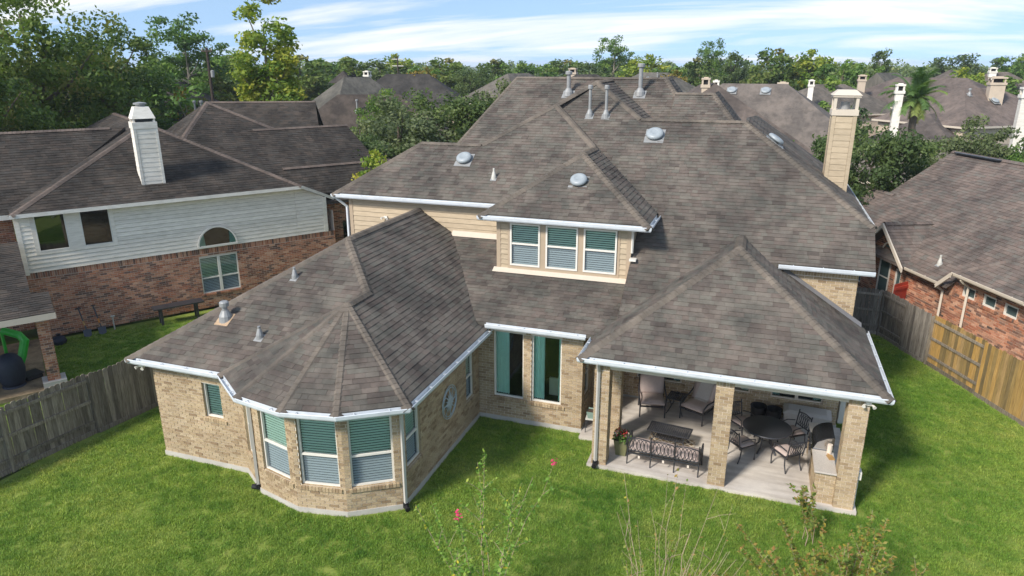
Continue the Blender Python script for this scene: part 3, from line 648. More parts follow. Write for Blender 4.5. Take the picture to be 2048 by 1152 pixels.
# siding of the upper storey
siding(house, (-13.3, 21.0), (-6.9, 21.0), 3.1, ZU-.09, 'siding_tan')
siding(house, (-13.3, 29.0), (-13.3, 21.0), 3.1, ZU-.09, 'siding_tan', name='siding_board')
DW = ((-7.24, 19.45), (-3.18, 19.45)); dh = [(.36, 3.74, 4.07, 5.56)]
siding(house, *DW, 4.0, ZD-.09, 'siding_tan', holes=dh); siding(house, (-3.18, 19.45), (-3.18, 21.0), 4.3, ZD-.09, 'siding_tan'); siding(house, (-7.24, 21.0), (-7.24, 19.45), 4.0, ZD-.09, 'siding_tan')
if 1:
    y = 19.42
    for x0, x1, z0, z1 in ((-7.26, -7.13, 4.0, 5.57), (-3.29, -3.16, 4.0, 5.57), (-6.9, -3.48, 4.05, 4.16), (-6.9, -6.83, 4.16, 5.47), (-3.55, -3.48, 4.16, 5.47), (-5.88, -5.70, 4.16, 5.47), (-4.72, -4.55, 4.16, 5.47), (-6.9, -3.48, 5.47, 5.57)):
        part('dormer_trim', ['trim_tan'], house, lambda m: m.box(x0, x1, y, y+.05, z0, z1), world=True)
part('corner_trim', ['trim_tan'], house, lambda m: m.box(-13.33, -13.2, 20.965, 21.02, 3.1, ZU-.1), world=True)
part('flashing', ['trim_beige'], house, lambda m: (m.add([(-7.35, 19.43, 4.06), (-3.14, 19.43, 4.06), (-3.14, 19.24, MM(19.24)+.03), (-7.35, 19.24, MM(19.24)+.03)], [(0, 1, 2, 3)]), m.add([(-9.4, 20.97, 4.70), (-7.2, 20.97, 4.70), (-7.2, 20.8, MM(20.8)+.03), (-9.4, 20.8, MM(20.8)+.03)], [(0, 1, 2, 3)])), world=True)
part('flashing', ['flashing_grey'], house, lambda m: m.add([(3.1, 19.80, 3.22), (.62, 19.80, 4.84), (.62, 19.935, 4.93), (3.1, 19.935, 3.31)], [(0, 1, 2, 3)]), world=True)
for a, b in ((.42, 1.36), (1.54, 2.52), (2.69, 3.67)): window(house, *DW, a, b, 4.16, 5.47, rail=.52, depth=-.02, fw=.05)
# gutters and downspouts
gutter(house, [g0, A, B_, C_, D_, E_, (-6.6, 17.2, Z1)])
gutter(house, [(-6.72, 17.0, ZP), (-3.86, 17.0, ZP)])
gutter(house, [(-3.70, 17.0, ZP), pL, pR, (3.28, 19.9, ZP)])
gutter(house, [(-13.8, 23, ZU), (-13.8, 20.65, ZU), (-7.55, 20.65, ZU)])
gutter(house, [(-7.72, 20.2, ZD), dL, dR, (-2.59, 20.85, ZD)])
gutter(house, [(.82, 19.62, 4.80), (3.2, 19.62, 4.80)]); gutter(house, [(3.22, 21.1, 5.73), (3.22, 29.9, 5.73)])
downspout(house, (-11.2, 11.95, Z1), (-10.75, 11.98), .10); downspout(house, (-6.72, 12.22, Z1), (-6.99, 12.50), .08); downspout(house, (-3.20, 15.58, ZP), (-3.20, 15.735), .10)
part('downspout', ['gutter_white'], house, lambda m: m.tube([(-13.72, 20.75, ZU-.1), (-13.4, 20.95, ZU-.45), (-13.4, 20.93, 3.0)], .05, 4), world=True)
part('kickout', ['window_white'], house, lambda m: (m.tube([(-3.13, 19.42, 5.5), (-3.13, 19.40, 4.85)], .035, 4), m.box(-3.17, -2.98, 19.2, 19.4, 4.66, 4.72)), world=True)
# chimney
ch = part('chimney', ['siding_tan'], house, lambda m: m.box(2.13, 2.80, 25.05, 25.75, 5.6, 8.5), world=True)
siding(ch, (2.22, 25.04), (2.71, 25.04), 5.75, 8.40, 'siding_tan', .19, lip=.012); siding(ch, (2.12, 25.66), (2.12, 25.14), 5.75, 8.40, 'siding_tan', .19, lip=.012)
[part('corner_board', ['siding_tan'], ch, lambda m: m.box(x, x+.115, y, y+.125, z, 8.44), world=True) for x, y, z in ((2.10, 25.015, 5.9), (2.715, 25.015, 5.6), (2.10, 25.66, 6.0))]
part('chimney_band', ['trim_beige'], ch, lambda m: m.box(2.07, 2.86, 24.99, 25.81, 8.441, 8.62), world=True)
part('chimney_cap', ['trim_beige'], ch, lambda m: ([m.box(x, x+.09, y, y+.09, 8.62, 9.0) for x in (2.10, 2.74) for y in (25.02, 25.69)], m.box(2.06, 2.87, 24.98, 25.82, 9.0, 9.06),
    m.add([(2.03, 24.95, 9.06), (2.90, 24.95, 9.06), (2.90, 25.85, 9.06), (2.03, 25.85, 9.06), (2.2, 25.12, 9.22), (2.73, 25.12, 9.22), (2.73, 25.68, 9.22), (2.2, 25.68, 9.22)], [(0, 1, 5, 4), (1, 2, 6, 5), (2, 3, 7, 6), (3, 0, 4, 7), (4, 5, 6, 7), (3, 2, 1, 0)])), world=True)
part('chimney_flue', ['vent_metal'], ch, lambda m: m.lathe([(.14, 8.6), (.14, 8.85)], 16, (2.47, 25.4, 0)), world=True)
nU = (0, -.68, 1); nDm = (0, -.66, 1); nF = (0, -.58, 1); nR = (.68, 0, 1)
dome_vent(house, (-9.51, 22.36, UB(22.36)), nU); dome_vent(house, (-3.31, 23.95, BB(23.95)), nU, .29); dome_vent(house, (-5.0, 20.48, 6.62), nDm, .26); dome_vent(house, (.43, 24.3, RS(.43)), nR, .28)
vent_pipe(house, (-5.73, 24.74, BB(24.74)), nU, .92, .05); vent_pipe(house, (-5.15, 24.74, BB(24.74)), nU, .92, .05); vent_pipe(house, (-7.4, 28.1, KK(28.1)), nU, .75, .08); vent_pipe(house, (-4.56, 28.15, KK(28.15)), nU, 1.0, .08)
vent_pipe(house, (-8.18, 21.67, UB(21.67)), nU, .34, .035, False, mt='pvc_white'); vent_pipe(house, (-11.45, 15.11, 4.51), nF, .30, .035, False); vent_pipe(house, (-12.65, 13.7, 3.70), nF, .34, .07, True, True); vent_pipe(house, (-11.32, 13.33, 3.48), nF, .30, .04, False)
vent_pipe(house, (-8.7, 24.6, KK(24.6)), nU, .2, .04, False, mt='pvc_white')
def flood(m, p, d=(0, -1)):
    p = V(p); m.box(p.x-.06, p.x+.06, p.y-.05, p.y, p.z-.04, p.z+.04)
    for s_ in (-1, 1): m.tube([p+V((s_*.03, -.03, 0)), p+V((s_*.09, -.09, -.01)), p+V((s_*.11, -.15, -.03))], [.015, .025, .042], 10)
part('flood_light', ['window_white'], house, lambda m: flood(m, (-11.9, 20.97, 4.98)), world=True); part('flood_light', ['window_white'], house, lambda m: flood(m, (-14.4, 12.5, 2.62)), world=True); part('flood_light', ['window_white'], house, lambda m: flood(m, (2.85, 15.77, 2.86)), world=True)
# compass rose ornament on the side wall
star = thing('wall_ornament', 'pale blue metal compass rose hung on the brick side wall', 'wall ornament', (-7.0, 15.13, 1.55))
def starm(m):
    for rr in (.45, .39): m.tube([(0, rr*math.cos(a), rr*math.sin(a)) for a in [2*math.pi*i/40 for i in range(41)]], .011, 5)
    for k in range(16):
        a = math.pi/8*k; L_ = .43 if k % 4 == 0 else (.36 if k % 2 == 0 else .30); w_ = .05 if k % 4 == 0 else .028
        c, s_ = math.cos(a), math.sin(a); m.add([(.0, L_*c, L_*s_), (.02, .13*c-w_*s_, .13*s_+w_*c), (.03, 0, 0), (.02, .13*c+w_*s_, .13*s_-w_*c), (-.01, .13*c, .13*s_)], [(0, 1, 2), (0, 2, 3), (0, 4, 1), (0, 3, 4)])
    for k in range(8):
        a = math.pi/4*k; q = [(.01, .42*math.cos(a+t)+.0, .42*math.sin(a+t)) for t in (-.16, 0, .16)]; m.tube([(0, .30*math.cos(a), .30*math.sin(a)), (0, .42*math.cos(a+.25), .42*math.sin(a+.25))], .008, 5)
part('rose', ['star_metal'], star, starm)

# ------------------------------------------------------------------ left neighbour
la = R(34.2); uL = V((math.sin(la), math.cos(la), 0)); nL = V((uL.y, -uL.x, 0)); OL = V((-23.2, 19.9, 0))
def wl(a, n, z=0): return OL+uL*a+nL*n+V((0, 0, z))
def w2(a, n): p = wl(a, n); return (p.x, p.y)
lh = thing('neighbour_house', 'two storey red brick house with white siding and a white chimney on dark shingles', 'house', tuple(wl(2, -3)))
L = House(lh, 'shingle_dark', 'shingle_cap_dark', 'brick_red', 'mortar_red')
lw = (w2(-3.08, 0), w2(8.9, 0))
L.wall(*lw, .1, 2.66, [(5.97, 7.52, .72, 2.30)], bl=.235)
L.wall(w2(8.9, 0), w2(8.9, -6), .1, 3.6); L.wall(w2(8.57, -.6), w2(10.4, -.6), .1, 3.9, [(1.0, 1.7, .1, 2.9, 0)])
L.wall(w2(-3.08, -6), w2(-3.08, 0), .1, 2.66)
# second-floor balcony wall further left
L.wall(w2(-9, -1.4), w2(-3.1, -1.4), .1, 4.7)
lpk = (2.3, -3.62, 7.57); LE = (-3.15, .32); RE = (7.42, .32)
pk = wl(*lpk)
L.plane([wl(*LE, 4.9), wl(*RE, 4.9), pk], 0)
L.plane([wl(*RE, 4.9), wl(9.55, -.3, 3.92), wl(9.55, -3.5, 3.92), wl(4.5, -3.62, 6.55), pk], 0)
L.plane([wl(*LE, 4.9), pk, wl(2.3, -12, 7.57), wl(-3.15, -12, 4.9)], 0)
L.plane([pk, wl(2.3, -12, 7.57), wl(7, -12, 4.5), wl(7, -3.6, 4.5)], 0)
L.plane([wl(-3.0, -.75, 4.75), wl(-9.5, -.75, 4.75), wl(-9.5, -4.4, 7.40), wl(1.6, -4.4, 7.40)], 0)
L.plane([wl(1.6, -4.4, 7.40), wl(-9.5, -4.4, 7.40), wl(-9.5, -8, 4.75), wl(1.6, -8, 4.75)], 0, tile=False)
# lower wings to the right: ridges step down
lp2 = wl(5.55, -6.38, 8.26); L.plane([lp2, wl(8.05, -4.5, 7.0), wl(11.8, -4.5, 7.0), wl(12.6, 0, 4.0), wl(4.4, 0, 4.0), wl(2.2, -2.3, 5.53)], 0)
L.plane([lp2, wl(2.2, -2.3, 5.53), wl(2.2, -10, 5.4)], 0)
L.plane([lp2, wl(8.05, -4.5, 7.0), wl(9, -9, 5.6)], 0, tile=False)
L.caps(wl(2.2, -2.3, 5.53), lp2); L.caps(wl(8.05, -4.5, 7.0), lp2)
L.plane([wl(6.5, -4.5, 7.0), wl(11.8, -4.5, 7.0), wl(12.6, -9, 4.0), wl(6.5, -9, 4.0)], 0, tile=False)
L.plane([wl(4.6, -1.35, 5.5), wl(12.6, -1.35, 5.5), wl(13.0, -.15, 4.4), wl(6.2, -.15, 4.4)], 0)
L.plane([wl(7.0, -1.35, 5.5), wl(12.6, -1.35, 5.5), wl(13.3, -3.4, 3.6), wl(7.0, -3.4, 3.6)], 0, tile=False)
c1 = V((-32.0, 35.4, 7.8)); c2 = V((-26.1, 38.1, 7.8)); cdv = (c2-c1).normalized(); cn = V((cdv.y, -cdv.x, 0))
L.plane([c1, c2, c2+cdv*1.2+cn*5.5-V((0, 0, 3.7)), c1-cdv*2.0+cn*5.5-V((0, 0, 3.7))], 0)
L.plane([c1, c1-cdv*2.0+cn*5.5-V((0, 0, 3.7)), c1-cdv*3.5-cn*4.5-V((0, 0, 3.7))], 0)
L.plane([c1, c2, c2-cn*5.5-V((0, 0, 3.7)), c1-cn*5.5-V((0, 0, 3.7))], 0, tile=False)
for a, b in ((wl(*LE, 4.9), pk), (wl(*RE, 4.9), pk), (pk, wl(2.3, -12, 7.57)), (wl(1.0, -4.4, 7.40), wl(-9.5, -4.4, 7.40)), (wl(7, -4.5, 7.0), wl(11.8, -4.5, 7.0)), (wl(7.2, -1.35, 5.5), wl(12.6, -1.35, 5.5)), (c1, c2), (c1-cdv*2.0+cn*5.5-V((0, 0, 3.7)), c1)): L.caps(a, b)
# covered patio of the neighbour
L.plane([wl(-9.5, 5.6, 2.72), wl(-2.62, 5.6, 2.72), wl(-2.62, 4.2, 3.0), wl(-3.1, 4.2, 3.0), wl(-3.1, .2, 3.95), wl(-9.5, .2, 3.95)], 0, tile=True)
for a, b in (((-3.15, 5.1), (-2.80, 5.1)), ((-2.80, 5.1), (-2.80, 4.75)), ((-2.80, 4.75), (-3.15, 4.75)), ((-3.15, 4.75), (-3.15, 5.1))): L.wall(w2(*a), w2(*b), .32, 2.55, bl=.205, key='c', name='patio_column')
L.finish(300, 300, 60)
part('patio_fascia', ['trim_beige'], lh, lambda m: m.add([wl(-9.5, 5.62, 2.50), wl(-2.6, 5.62, 2.50), wl(-2.6, 5.62, 2.70), wl(-9.5, 5.62, 2.70), wl(-2.6, 4.2, 2.78), wl(-2.6, 4.2, 2.98), wl(-9.5, 5.5, 2.5), wl(-2.7, 5.5, 2.5)], [(0, 1, 2, 3), (1, 4, 5, 2), (0, 6, 7, 1)]), world=True)
part('column_footing', ['concrete_base'], lh, lambda m: m.add([wl(a, n, z) for z in (0, .32) for a, n in ((-3.3, 5.25), (-2.65, 5.25), (-2.65, 4.6), (-3.3, 4.6))], [(0, 1, 2, 3), (4, 5, 6, 7), (0, 1, 5, 4), (1, 2, 6, 5), (2, 3, 7, 6), (3, 0, 4, 7)]), world=True)
part('patio_slab', ['mud'], lh, lambda m: m.add([wl(a, n, z) for z in (-.1, .16) for a, n in ((-9.5, 5.4), (-3.2, 5.4), (-3.1, .1), (-9.5, .1))], [(3, 2, 1, 0), (4, 5, 6, 7), (0, 1, 5, 4), (1, 2, 6, 5), (2, 3, 7, 6), (3, 0, 4, 7)]), world=True)
keep = [(0, 2.66), (11.65, 2.66), (11.65, 4.22), (10.5, 4.86), (0, 4.86)]
siding(lh, *lw, 2.66, 4.86, 'siding_white', .158, [(.46, 3.14, 3.30, 4.90)], keep, seams=(10.25,))
ow, ou, on, _ = wbasis(*lw); LW = lambda a, z, h: ow+ou*a+on*h+V((0, 0, z))
def lq(m, a, b, c, d, h=.03, t=.05): m.add([LW(a, c, h), LW(b, c, h), LW(b, d, h), LW(a, d, h), LW(a, c, h-t), LW(b, c, h-t), LW(b, d, h-t), LW(a, d, h-t)], [(0, 1, 2, 3), (0, 4, 5, 1), (1, 5, 6, 2), (2, 6, 7, 3), (3, 7, 4, 0)])
[part('window_trim', ['siding_white'], lh, lambda m: lq(m, *q_), world=True) for q_ in ((.46, .58, 3.30, 4.86), (1.56, 2.02, 3.30, 4.86), (3.01, 3.14, 3.30, 4.86), (.58, 1.56, 3.30, 3.41), (2.02, 3.01, 3.30, 3.41))]
part('corner_board', ['siding_white'], lh, lambda m: lq(m, -.02, .14, 2.60, 4.86), world=True); part('corner_board', ['siding_white'], lh, lambda m: lq(m, 11.5, 11.67, 2.66, 4.25), world=True)
window(lh, *lw, .58, 1.56, 3.41, 4.86, rail=0, depth=0, blind=False, top='glass_clear', fw=.04); window(lh, *lw, 2.02, 3.01, 3.41, 4.86, rail=0, depth=0, blind=False, top='glass_clear', fw=.04)
window(lh, *lw, 5.97, 7.52, .72, 2.30, rail=.42, depth=.06, mull=.11, blind=True, frame='window_white')
def arch(root, wallp, uc, z0, w_, rad, mt_frame, mt_glass, rise=None, holes=True, depth=-.03, leg=0):
    o, u, n, _ = wbasis(*wallp); W = lambda a, z, h: o+u*a+n*h+V((0, 0, z)); m = MB(); k = 16; rise = rise or rad
    po = []; pi = []
    for i in range(k+1):
        t = math.pi*i/k; po.append((uc-rad*math.cos(t), z0+leg+rise*math.sin(t))); pi.append((uc-(rad-.06)*math.cos(t), z0+leg+(rise-.06)*math.sin(t)))
    if leg: po = [(uc-rad, z0)]+po+[(uc+rad, z0)]; pi = [(uc-rad+.06, z0+.05)]+pi+[(uc+rad-.06, z0+.05)]
    h = -depth
    for i in range(len(po)-1): m.add([W(*po[i], h), W(*po[i+1], h), W(*pi[i+1], h), W(*pi[i], h), W(*po[i], h-.08), W(*po[i+1], h-.08), W(*pi[i+1], h-.08), W(*pi[i], h-.08)], [(0, 1, 2, 3), (0, 4, 5, 1), (3, 2, 6, 7)])
    lo = [(uc-rad, z0-.05), (uc+rad, z0-.05), (uc+rad, z0+.03), (uc-rad, z0+.03)]
    m.add([W(*p, h+.01) for p in lo]+[W(*p, h-.08) for p in lo], [(0, 1, 2, 3), (0, 4, 5, 1), (3, 2, 6, 7)])
    if leg: m.add([W(uc-rad, z0+leg-.04, h), W(uc+rad, z0+leg-.04, h), W(uc+rad, z0+leg+.04, h), W(uc-rad, z0+leg+.04, h)], [(0, 1, 2, 3)]); m.add([W(uc-rad, z0+leg*.42-.03, h), W(uc+rad, z0+leg*.42-.03, h), W(uc+rad, z0+leg*.42+.03, h), W(uc-rad, z0+leg*.42+.03, h)], [(0, 1, 2, 3)])
    win = m.build('arched_window', [mt_frame], root)
    mesh_obj('pane', [W(*p, h-.03) for p in pi], [list(range(len(pi)))[::-1]], mt_glass, None, [.5], win)
    return win
arch(lh, lw, 6.78, 2.76, 0, .80, 'window_white', 'glass_clear', .82, depth=-.11); part('curtain', ['curtain'], lh, lambda m: (m.add([LW(6.02, 2.78, .045), LW(6.30, 2.78, .045), LW(6.26, 3.35, .045), LW(6.10, 3.10, .045)], [(0, 1, 2, 3)]), m.add([LW(7.26, 2.78, .045), LW(7.54, 2.78, .045), LW(7.46, 3.10, .045), LW(7.30, 3.35, .045)], [(0, 1, 2, 3)])), world=True); part('room_behind', ['dark_room'], lh, lambda m: m.add([LW(6.78-.77*math.cos(math.pi*i/14), 2.77+.78*math.sin(math.pi*i/14), .036) for i in range(15)], [list(range(14, -1, -1))]), world=True)
part('fascia', ['siding_cream'], lh, lambda m: (m.add([wl(-3.2, .36, 4.78), wl(7.45, .36, 4.78), wl(7.45, .36, 4.92), wl(-3.2, .36, 4.92)], [(0, 1, 2, 3)]), m.add([wl(7.45, .36, 4.78), wl(9.6, -.28, 3.78), wl(9.6, -.28, 3.92), wl(7.45, .36, 4.92)], [(0, 1, 2, 3)]), m.add([wl(-9.5, -.7, 4.58), wl(-3.1, -.7, 4.58), wl(-3.1, -.7, 4.76), wl(-9.5, -.7, 4.76)], [(0, 1, 2, 3)]), m.add([wl(-3.2, .36, 4.78), wl(7.45, .36, 4.78), wl(7.45, 0, 4.78), wl(-3.2, 0, 4.78)], [(0, 1, 2, 3)])), world=True)
part('balcony_deck', ['wood_new'], lh, lambda m: m.add([wl(-9, -.1, 3.0), wl(-3.1, -.1, 3.0), wl(-3.1, -1.4, 3.0), wl(-9, -1.4, 3.0)], [(0, 1, 2, 3)]), world=True)
MLc = Matrix.Translation(wl(1.72, -.85)) @ Matrix.Rotation(-(math.pi/2-la)+math.pi/2-math.pi/2+0, 4, 'Z')
lc = math.atan2(uL.y, uL.x); MLc = Matrix.Translation(wl(1.72, -.85)) @ Matrix.Rotation(lc, 4, 'Z')
lch = part('chimney', ['siding_cream'], lh, lambda m: m.box(-.40, .40, -.36, .36, 4.9, 7.6, M=MLc), world=True)
def w3(a, b): p = MLc @ V((a, b, 0)); return (p.x, p.y)
siding(lch, w3(-.32, -.37), w3(.34, -.37), 5.2, 7.58, 'siding_white', .19, lip=.008, gap=.009); siding(lch, w3(-.41, .30), w3(-.41, -.30), 5.2, 7.58, 'siding_cream', .19, lip=.008, gap=.009)
[part('corner_board', ['siding_cream'], lch, lambda m: m.box(x, x+.1, -.39, -.30, 5.1, 7.6, M=MLc), world=True) for x in (-.43, .335)]
part('chimney_band', ['siding_cream'], lch, lambda m: m.box(-.44, .44, -.40, .40, 7.601, 7.85, M=MLc), world=True)
part('chimney_cap', ['siding_cream'], lch, lambda m: ([m.box(x-.03, x+.03, y-.03, y+.03, 7.85, 7.98, M=MLc) for x in (-.36, .36) for y in (-.32, .32)], m.add([MLc @ V(p) for p in [(-.42, -.38, 7.98), (.42, -.38, 7.98), (.42, .38, 7.98), (-.42, .38, 7.98), (-.26, -.23, 8.42), (.26, -.23, 8.42), (.26, .23, 8.42), (-.26, .23, 8.42)]], [(0, 1, 5, 4), (1, 2, 6, 5), (2, 3, 7, 6), (3, 0, 4, 7), (4, 5, 6, 7), (3, 2, 1, 0)])), world=True)
part('spark_arrestor', ['steel_dark'], lch, lambda m: m.box(-.30, .30, -.27, .27, 7.86, 7.975, M=MLc), world=True)
part('chimney_flue', ['vent_metal'], lch, lambda m: (m.lathe([(.17, 8.42), (.17, 8.5)], 14, M=MLc), m.lathe([(.24, 8.5), (.24, 8.56), (.02, 8.6)], 14, M=MLc)), world=True)
part('chimney_flashing', ['petal_white'], lh, lambda m: m.box(-.55, .55, -.60, -.35, 5.16, 5.24, M=MLc), world=True)
nA = nL*.68+V((0, 0, 1))
cm = c1+cdv*.25+cn*2.2-V((0, 0, 1.48)); vent_pipe(lh, cm, cn*.67+V((0, 0, 1)), 1.1, .07)
for t_ in (2.6, 3.7): vent_pipe(lh, c1+cdv*t_+cn*2.2-V((0, 0, 1.48)), cn*.67+V((0, 0, 1)), .35, .035, False, mt='pvc_white')
for t_ in (-1.1, -.7): vent_pipe(lh, c1+cdv*t_-cn*1.2-V((0, 0, .9)), (0, 0, 1), .8, .06)
# things along the neighbour's wall
bench = thing('black_bench', 'long weathered black wooden bench table against the red brick wall', 'table', tuple(wl(1.7, .75)), lc)
part('table_top', ['black_iron'], bench, lambda m: [m.box(-.95, .95, y, y+.135, .70, .75) for y in (-.30, -.155, -.01, .135)]);
for x in (-.72, .62):
    for y in (-.22, .16): part('leg', ['black_iron'], bench, lambda m: m.box(x, x+.09, y, y+.07, 0, .70))
for i, (a, lab, hcol) in enumerate(((-1.55, 'dark handled garden fork leaning on red brick wall near patio corner', 'wood_new'), (-1.05, 'round shovel with orange collar leaning on the red brick wall', 'orange_cap'))):
    t_ = thing('garden_shovel' if i else 'garden_fork', lab, 'garden tool', tuple(wl(a, .42)), lc)
    part('handle', ['black_iron'], t_, lambda m: (m.tube([(0, 0, .2), (-.12, .36, 1.05)], .024, 6), m.tube([(-.2, .37, 1.07), (-.04, .37, 1.07)], .022, 6)))
    part('blade', ['black_iron'], t_, lambda m: m.add([(-.14, -.02, .28), (.14, -.02, .28), (.13, -.14, .06), (0, -.2, 0), (-.13, -.14, .06), (0, -.1, .14)], [(0, 1, 5), (1, 2, 5), (2, 3, 5), (3, 4, 5), (4, 0, 5)]))
    part('collar', [hcol], t_, lambda m: m.tube([(-.035, .09, .42), (-.055, .16, .58)], .032, 8))
tap = thing('standpipe_tap', 'thin white standpipe tap beside the shovel', 'tap', tuple(wl(-.6, .22)), lc); part('pipe', ['pvc_white'], tap, lambda m: (m.tube([(0, 0, 0), (0, 0, .55)], .025, 6), m.tube([(-.07, 0, .55), (.07, 0, .55)], .03, 6)))
wp = thing('white_post_pipe', 'white capped drain pipe standing in the lawn behind the wing roof', 'pipe', (-17.2, 19.3, 0)); part('pipe', ['pvc_white'], wp, lambda m: m.lathe([(.06, 0), (.06, .85), (.08, .86), (.08, .95), (.01, .97)], 12))
# clutter under the neighbour's patio
bq = thing('covered_barrel_grill', 'black covered kettle grill standing on the neighbour patio', 'grill', tuple(wl(-4.05, 4.4, .16)), lc)
part('cover', ['navy_cover'], bq, lambda m: m.lathe([(.28, 0), (.36, .25), (.40, .55), (.36, .85), (.22, 1.05), (.02, 1.12)], 18), smooth=True)
part('foot', ['navy_cover'], bq, lambda m: m.lathe([(.34, -.02), (.30, .06), (.2, .07)], 18))
sl_ = thing('green_toy_slide', 'bright green plastic toy slide under the neighbour patio roof', 'toy', tuple(wl(-3.75, 3.0, .16)), lc)
part('chute', ['green_plastic'], sl_, lambda m: m.tube([(-.15, -.25, .05), (.05, -.1, .45), (.22, .05, .95), (.1, .15, 1.15), (-.35, .25, 1.4)], [.13, .13, .14, .13, .12], 10)); part('strut', ['green_plastic'], sl_, lambda m: m.tube([(-.35, .25, 0), (-.35, .25, 1.35)], .05, 6))
for i, (a, n_, sx_, sy_, sz_, mt_, lab, nm, ct) in enumerate(((-4.9, 3.0, .9, .5, .75, 'navy_cover', 'dark blue covered storage bin beneath the green slide', 'storage_bin', 'bin'), (-5.3, 4.2, 1.0, .45, .55, 'chair_dark', 'low dark patio sofa at the left edge of the neighbour patio', 'patio_sofa', 'sofa'), (-3.55, 4.05, .5, .5, .18, 'chair_dark', 'flat heap of black tarpaulin beside the neighbour brick column', 'tarpaulin', 'tarpaulin'))):
    t_ = thing(nm, lab, ct, tuple(wl(a, n_, .16)), lc+.2*i)
    part('body', [mt_], t_, lambda m: m.box(-sx_/2, sx_/2, -sy_/2, sy_/2, 0, sz_*.8), bevel=.05); part('lid' if i == 0 else 'top', [mt_], t_, lambda m: (m.box(-sx_/2-.03, sx_/2+.03, sy_/2-.15 if i == 1 else -sy_/2-.03, sy_/2+.03, sz_*.8+.002, sz_*(1.5 if i == 1 else 1))), bevel=.04)
bag = thing('black_bag', 'small black bag on grass at the foot of the red brick wall', 'bag', tuple(wl(-2.5, .7)), 0); part('body', ['navy_cover'], bag, lambda m: m.lathe([(.2, 0), (.26, .12), (.2, .26), (.05, .34)], 10), smooth=True); part('neck', ['navy_cover'], bag, lambda m: m.lathe([(.05, .33), (.09, .40), (.02, .41)], 8))

# ------------------------------------------------------------------ right neighbour
OR = V((5.06, 28.53, 0)); dR_ = V((.4059, -.9139, 0)); nRR = V((.9139, .4059, 0))
def wr(a, n, z=0): return OR+dR_*a+nRR*n+V((0, 0, z))
def r2(a, n): p = wr(a, n); return (p.x, p.y)
rh = thing('neighbour_house', 'single storey red brick house with arched gable window beyond the right fence', 'house', tuple(wr(2, 5)))
Q = House(rh, 'shingle_red', 'shingle_red', 'brick_red', 'mortar_red')
WN = .8
rw1 = (r2(-6.2, WN), r2(2.45, WN)); rw2 = (r2(2.45, WN), r2(8.5, WN))
kp = [(0, 0), (8.65, 0), (8.65, 2.78), (6.45, 2.78), (4.95, 4.0), (3.45, 2.78), (0, 2.78)]
Q.wall(*rw1, 0, 4.0, [(4.48, 5.08, 1.2, 2.75, 0), (5.45, 5.8, 1.2, 2.45), (3.0, 3.25, 1.2, 2.3)], keep=kp, soldier=False)
sw = [(.45, 1.03, 2.55, 2.92), (1.4, 1.95, 2.55, 2.92), (2.3, 2.85, 2.55, 2.92)]
Q.wall(*rw2, 0, 3.25, sw, soldier=False)
Q.wall(r2(-6.2, 9), r2(-6.2, WN), 0, 2.7, bricks=False)
E1 = 2.8; rp = lambda n: E1+.683*(n-.45)
Q.plane([wr(-5.4, .45, E1), wr(2.55, .45, E1), wr(2.55, 1.4, rp(1.4)), wr(9.5, 1.4, rp(1.4)), wr(9.5, 5.65, rp(5.65)), wr(-5.3, 5.65, rp(5.65))], 0)
Q.plane([wr(-5.3, 5.65, rp(5.65)), wr(9.5, 5.65, rp(5.65)), wr(9.5, 10.8, 2.8), wr(-5.4, 10.8, 2.8)], 0, tile=False)
Q.plane([wr(-5.4, .45, E1), wr(-5.3, 5.65, rp(5.65)), wr(-5.4, 10.8, 2.8)], 0, tile=False)
Q.plane([wr(-6.6, 1.2, 3.3), wr(-4.6, 1.2, 3.3), wr(-4.6, 3.0, 4.55), wr(-6.4, 3.0, 4.55)], 0)
Q.plane([wr(-1.25, .35, 4.14), wr(.28, .35, 2.80), wr(.28, .45, 2.80), wr(-1.25, 2.41, 4.14)], 0)
Q.plane([wr(-1.25, .35, 4.14), wr(-2.78, .35, 2.80), wr(-2.78, .45, 2.80), wr(-1.25, 2.41, 4.14)], 0)
Q.plane([wr(2.75, .42, 3.32), wr(6.3, .42, 3.32), wr(6.3, 2.6, 4.75), wr(4.9, 2.6, 4.75)], 0)
Q.plane([wr(2.75, .42, 3.32), wr(4.9, 2.6, 4.75), wr(4.9, 3.4, 4.75), wr(2.75, 1.25, 3.32)], 0)
Q.plane([wr(6.3, .42, 3.32), wr(8.6, .42, 3.32), wr(8.6, 2.6, 4.75), wr(6.3, 2.6, 4.75)], 0)
for a, b in ((wr(2.75, .42, 3.32), wr(4.9, 2.6, 4.75)), (wr(-1.25, .35, 4.14), wr(-1.25, 2.41, 4.14)), (wr(-5.3, 5.65, rp(5.65)), wr(9.5, 5.65, rp(5.65))), (wr(-6.4, 3.0, 4.55), wr(-4.9, 3.0, 4.55))): Q.caps(a, b)
Q.finish(300, 300, 40)
part('ridge_vent', ['black_iron'], rh, lambda m: m.add([wr(a, n, z) for z in (rp(5.65)-.03, rp(5.65)+.02) for a, n in ((-4.9, 5.38), (-2.3, 5.38), (-2.3, 5.5), (-4.9, 5.5))], [(0, 1, 2, 3), (4, 5, 6, 7), (0, 1, 5, 4), (1, 2, 6, 5), (2, 3, 7, 6), (3, 0, 4, 7)]), world=True)
arch(rh, rw1, 4.78, 1.2, 0, .36, 'window_white', 'window_far', .40, leg=1.72)
window(rh, *rw1, 5.45, 5.8, 1.2, 2.45, rail=.4, depth=.05, blind=False, top='window_far', fw=.04); window(rh, *rw1, 3.0, 3.25, 1.2, 2.3, rail=.4, depth=.05, blind=False, top='window_far', fw=.04)
for s_ in sw: window(rh, *rw2, *s_, rail=0, depth=.05, blind=False, top='window_far', fw=.045)
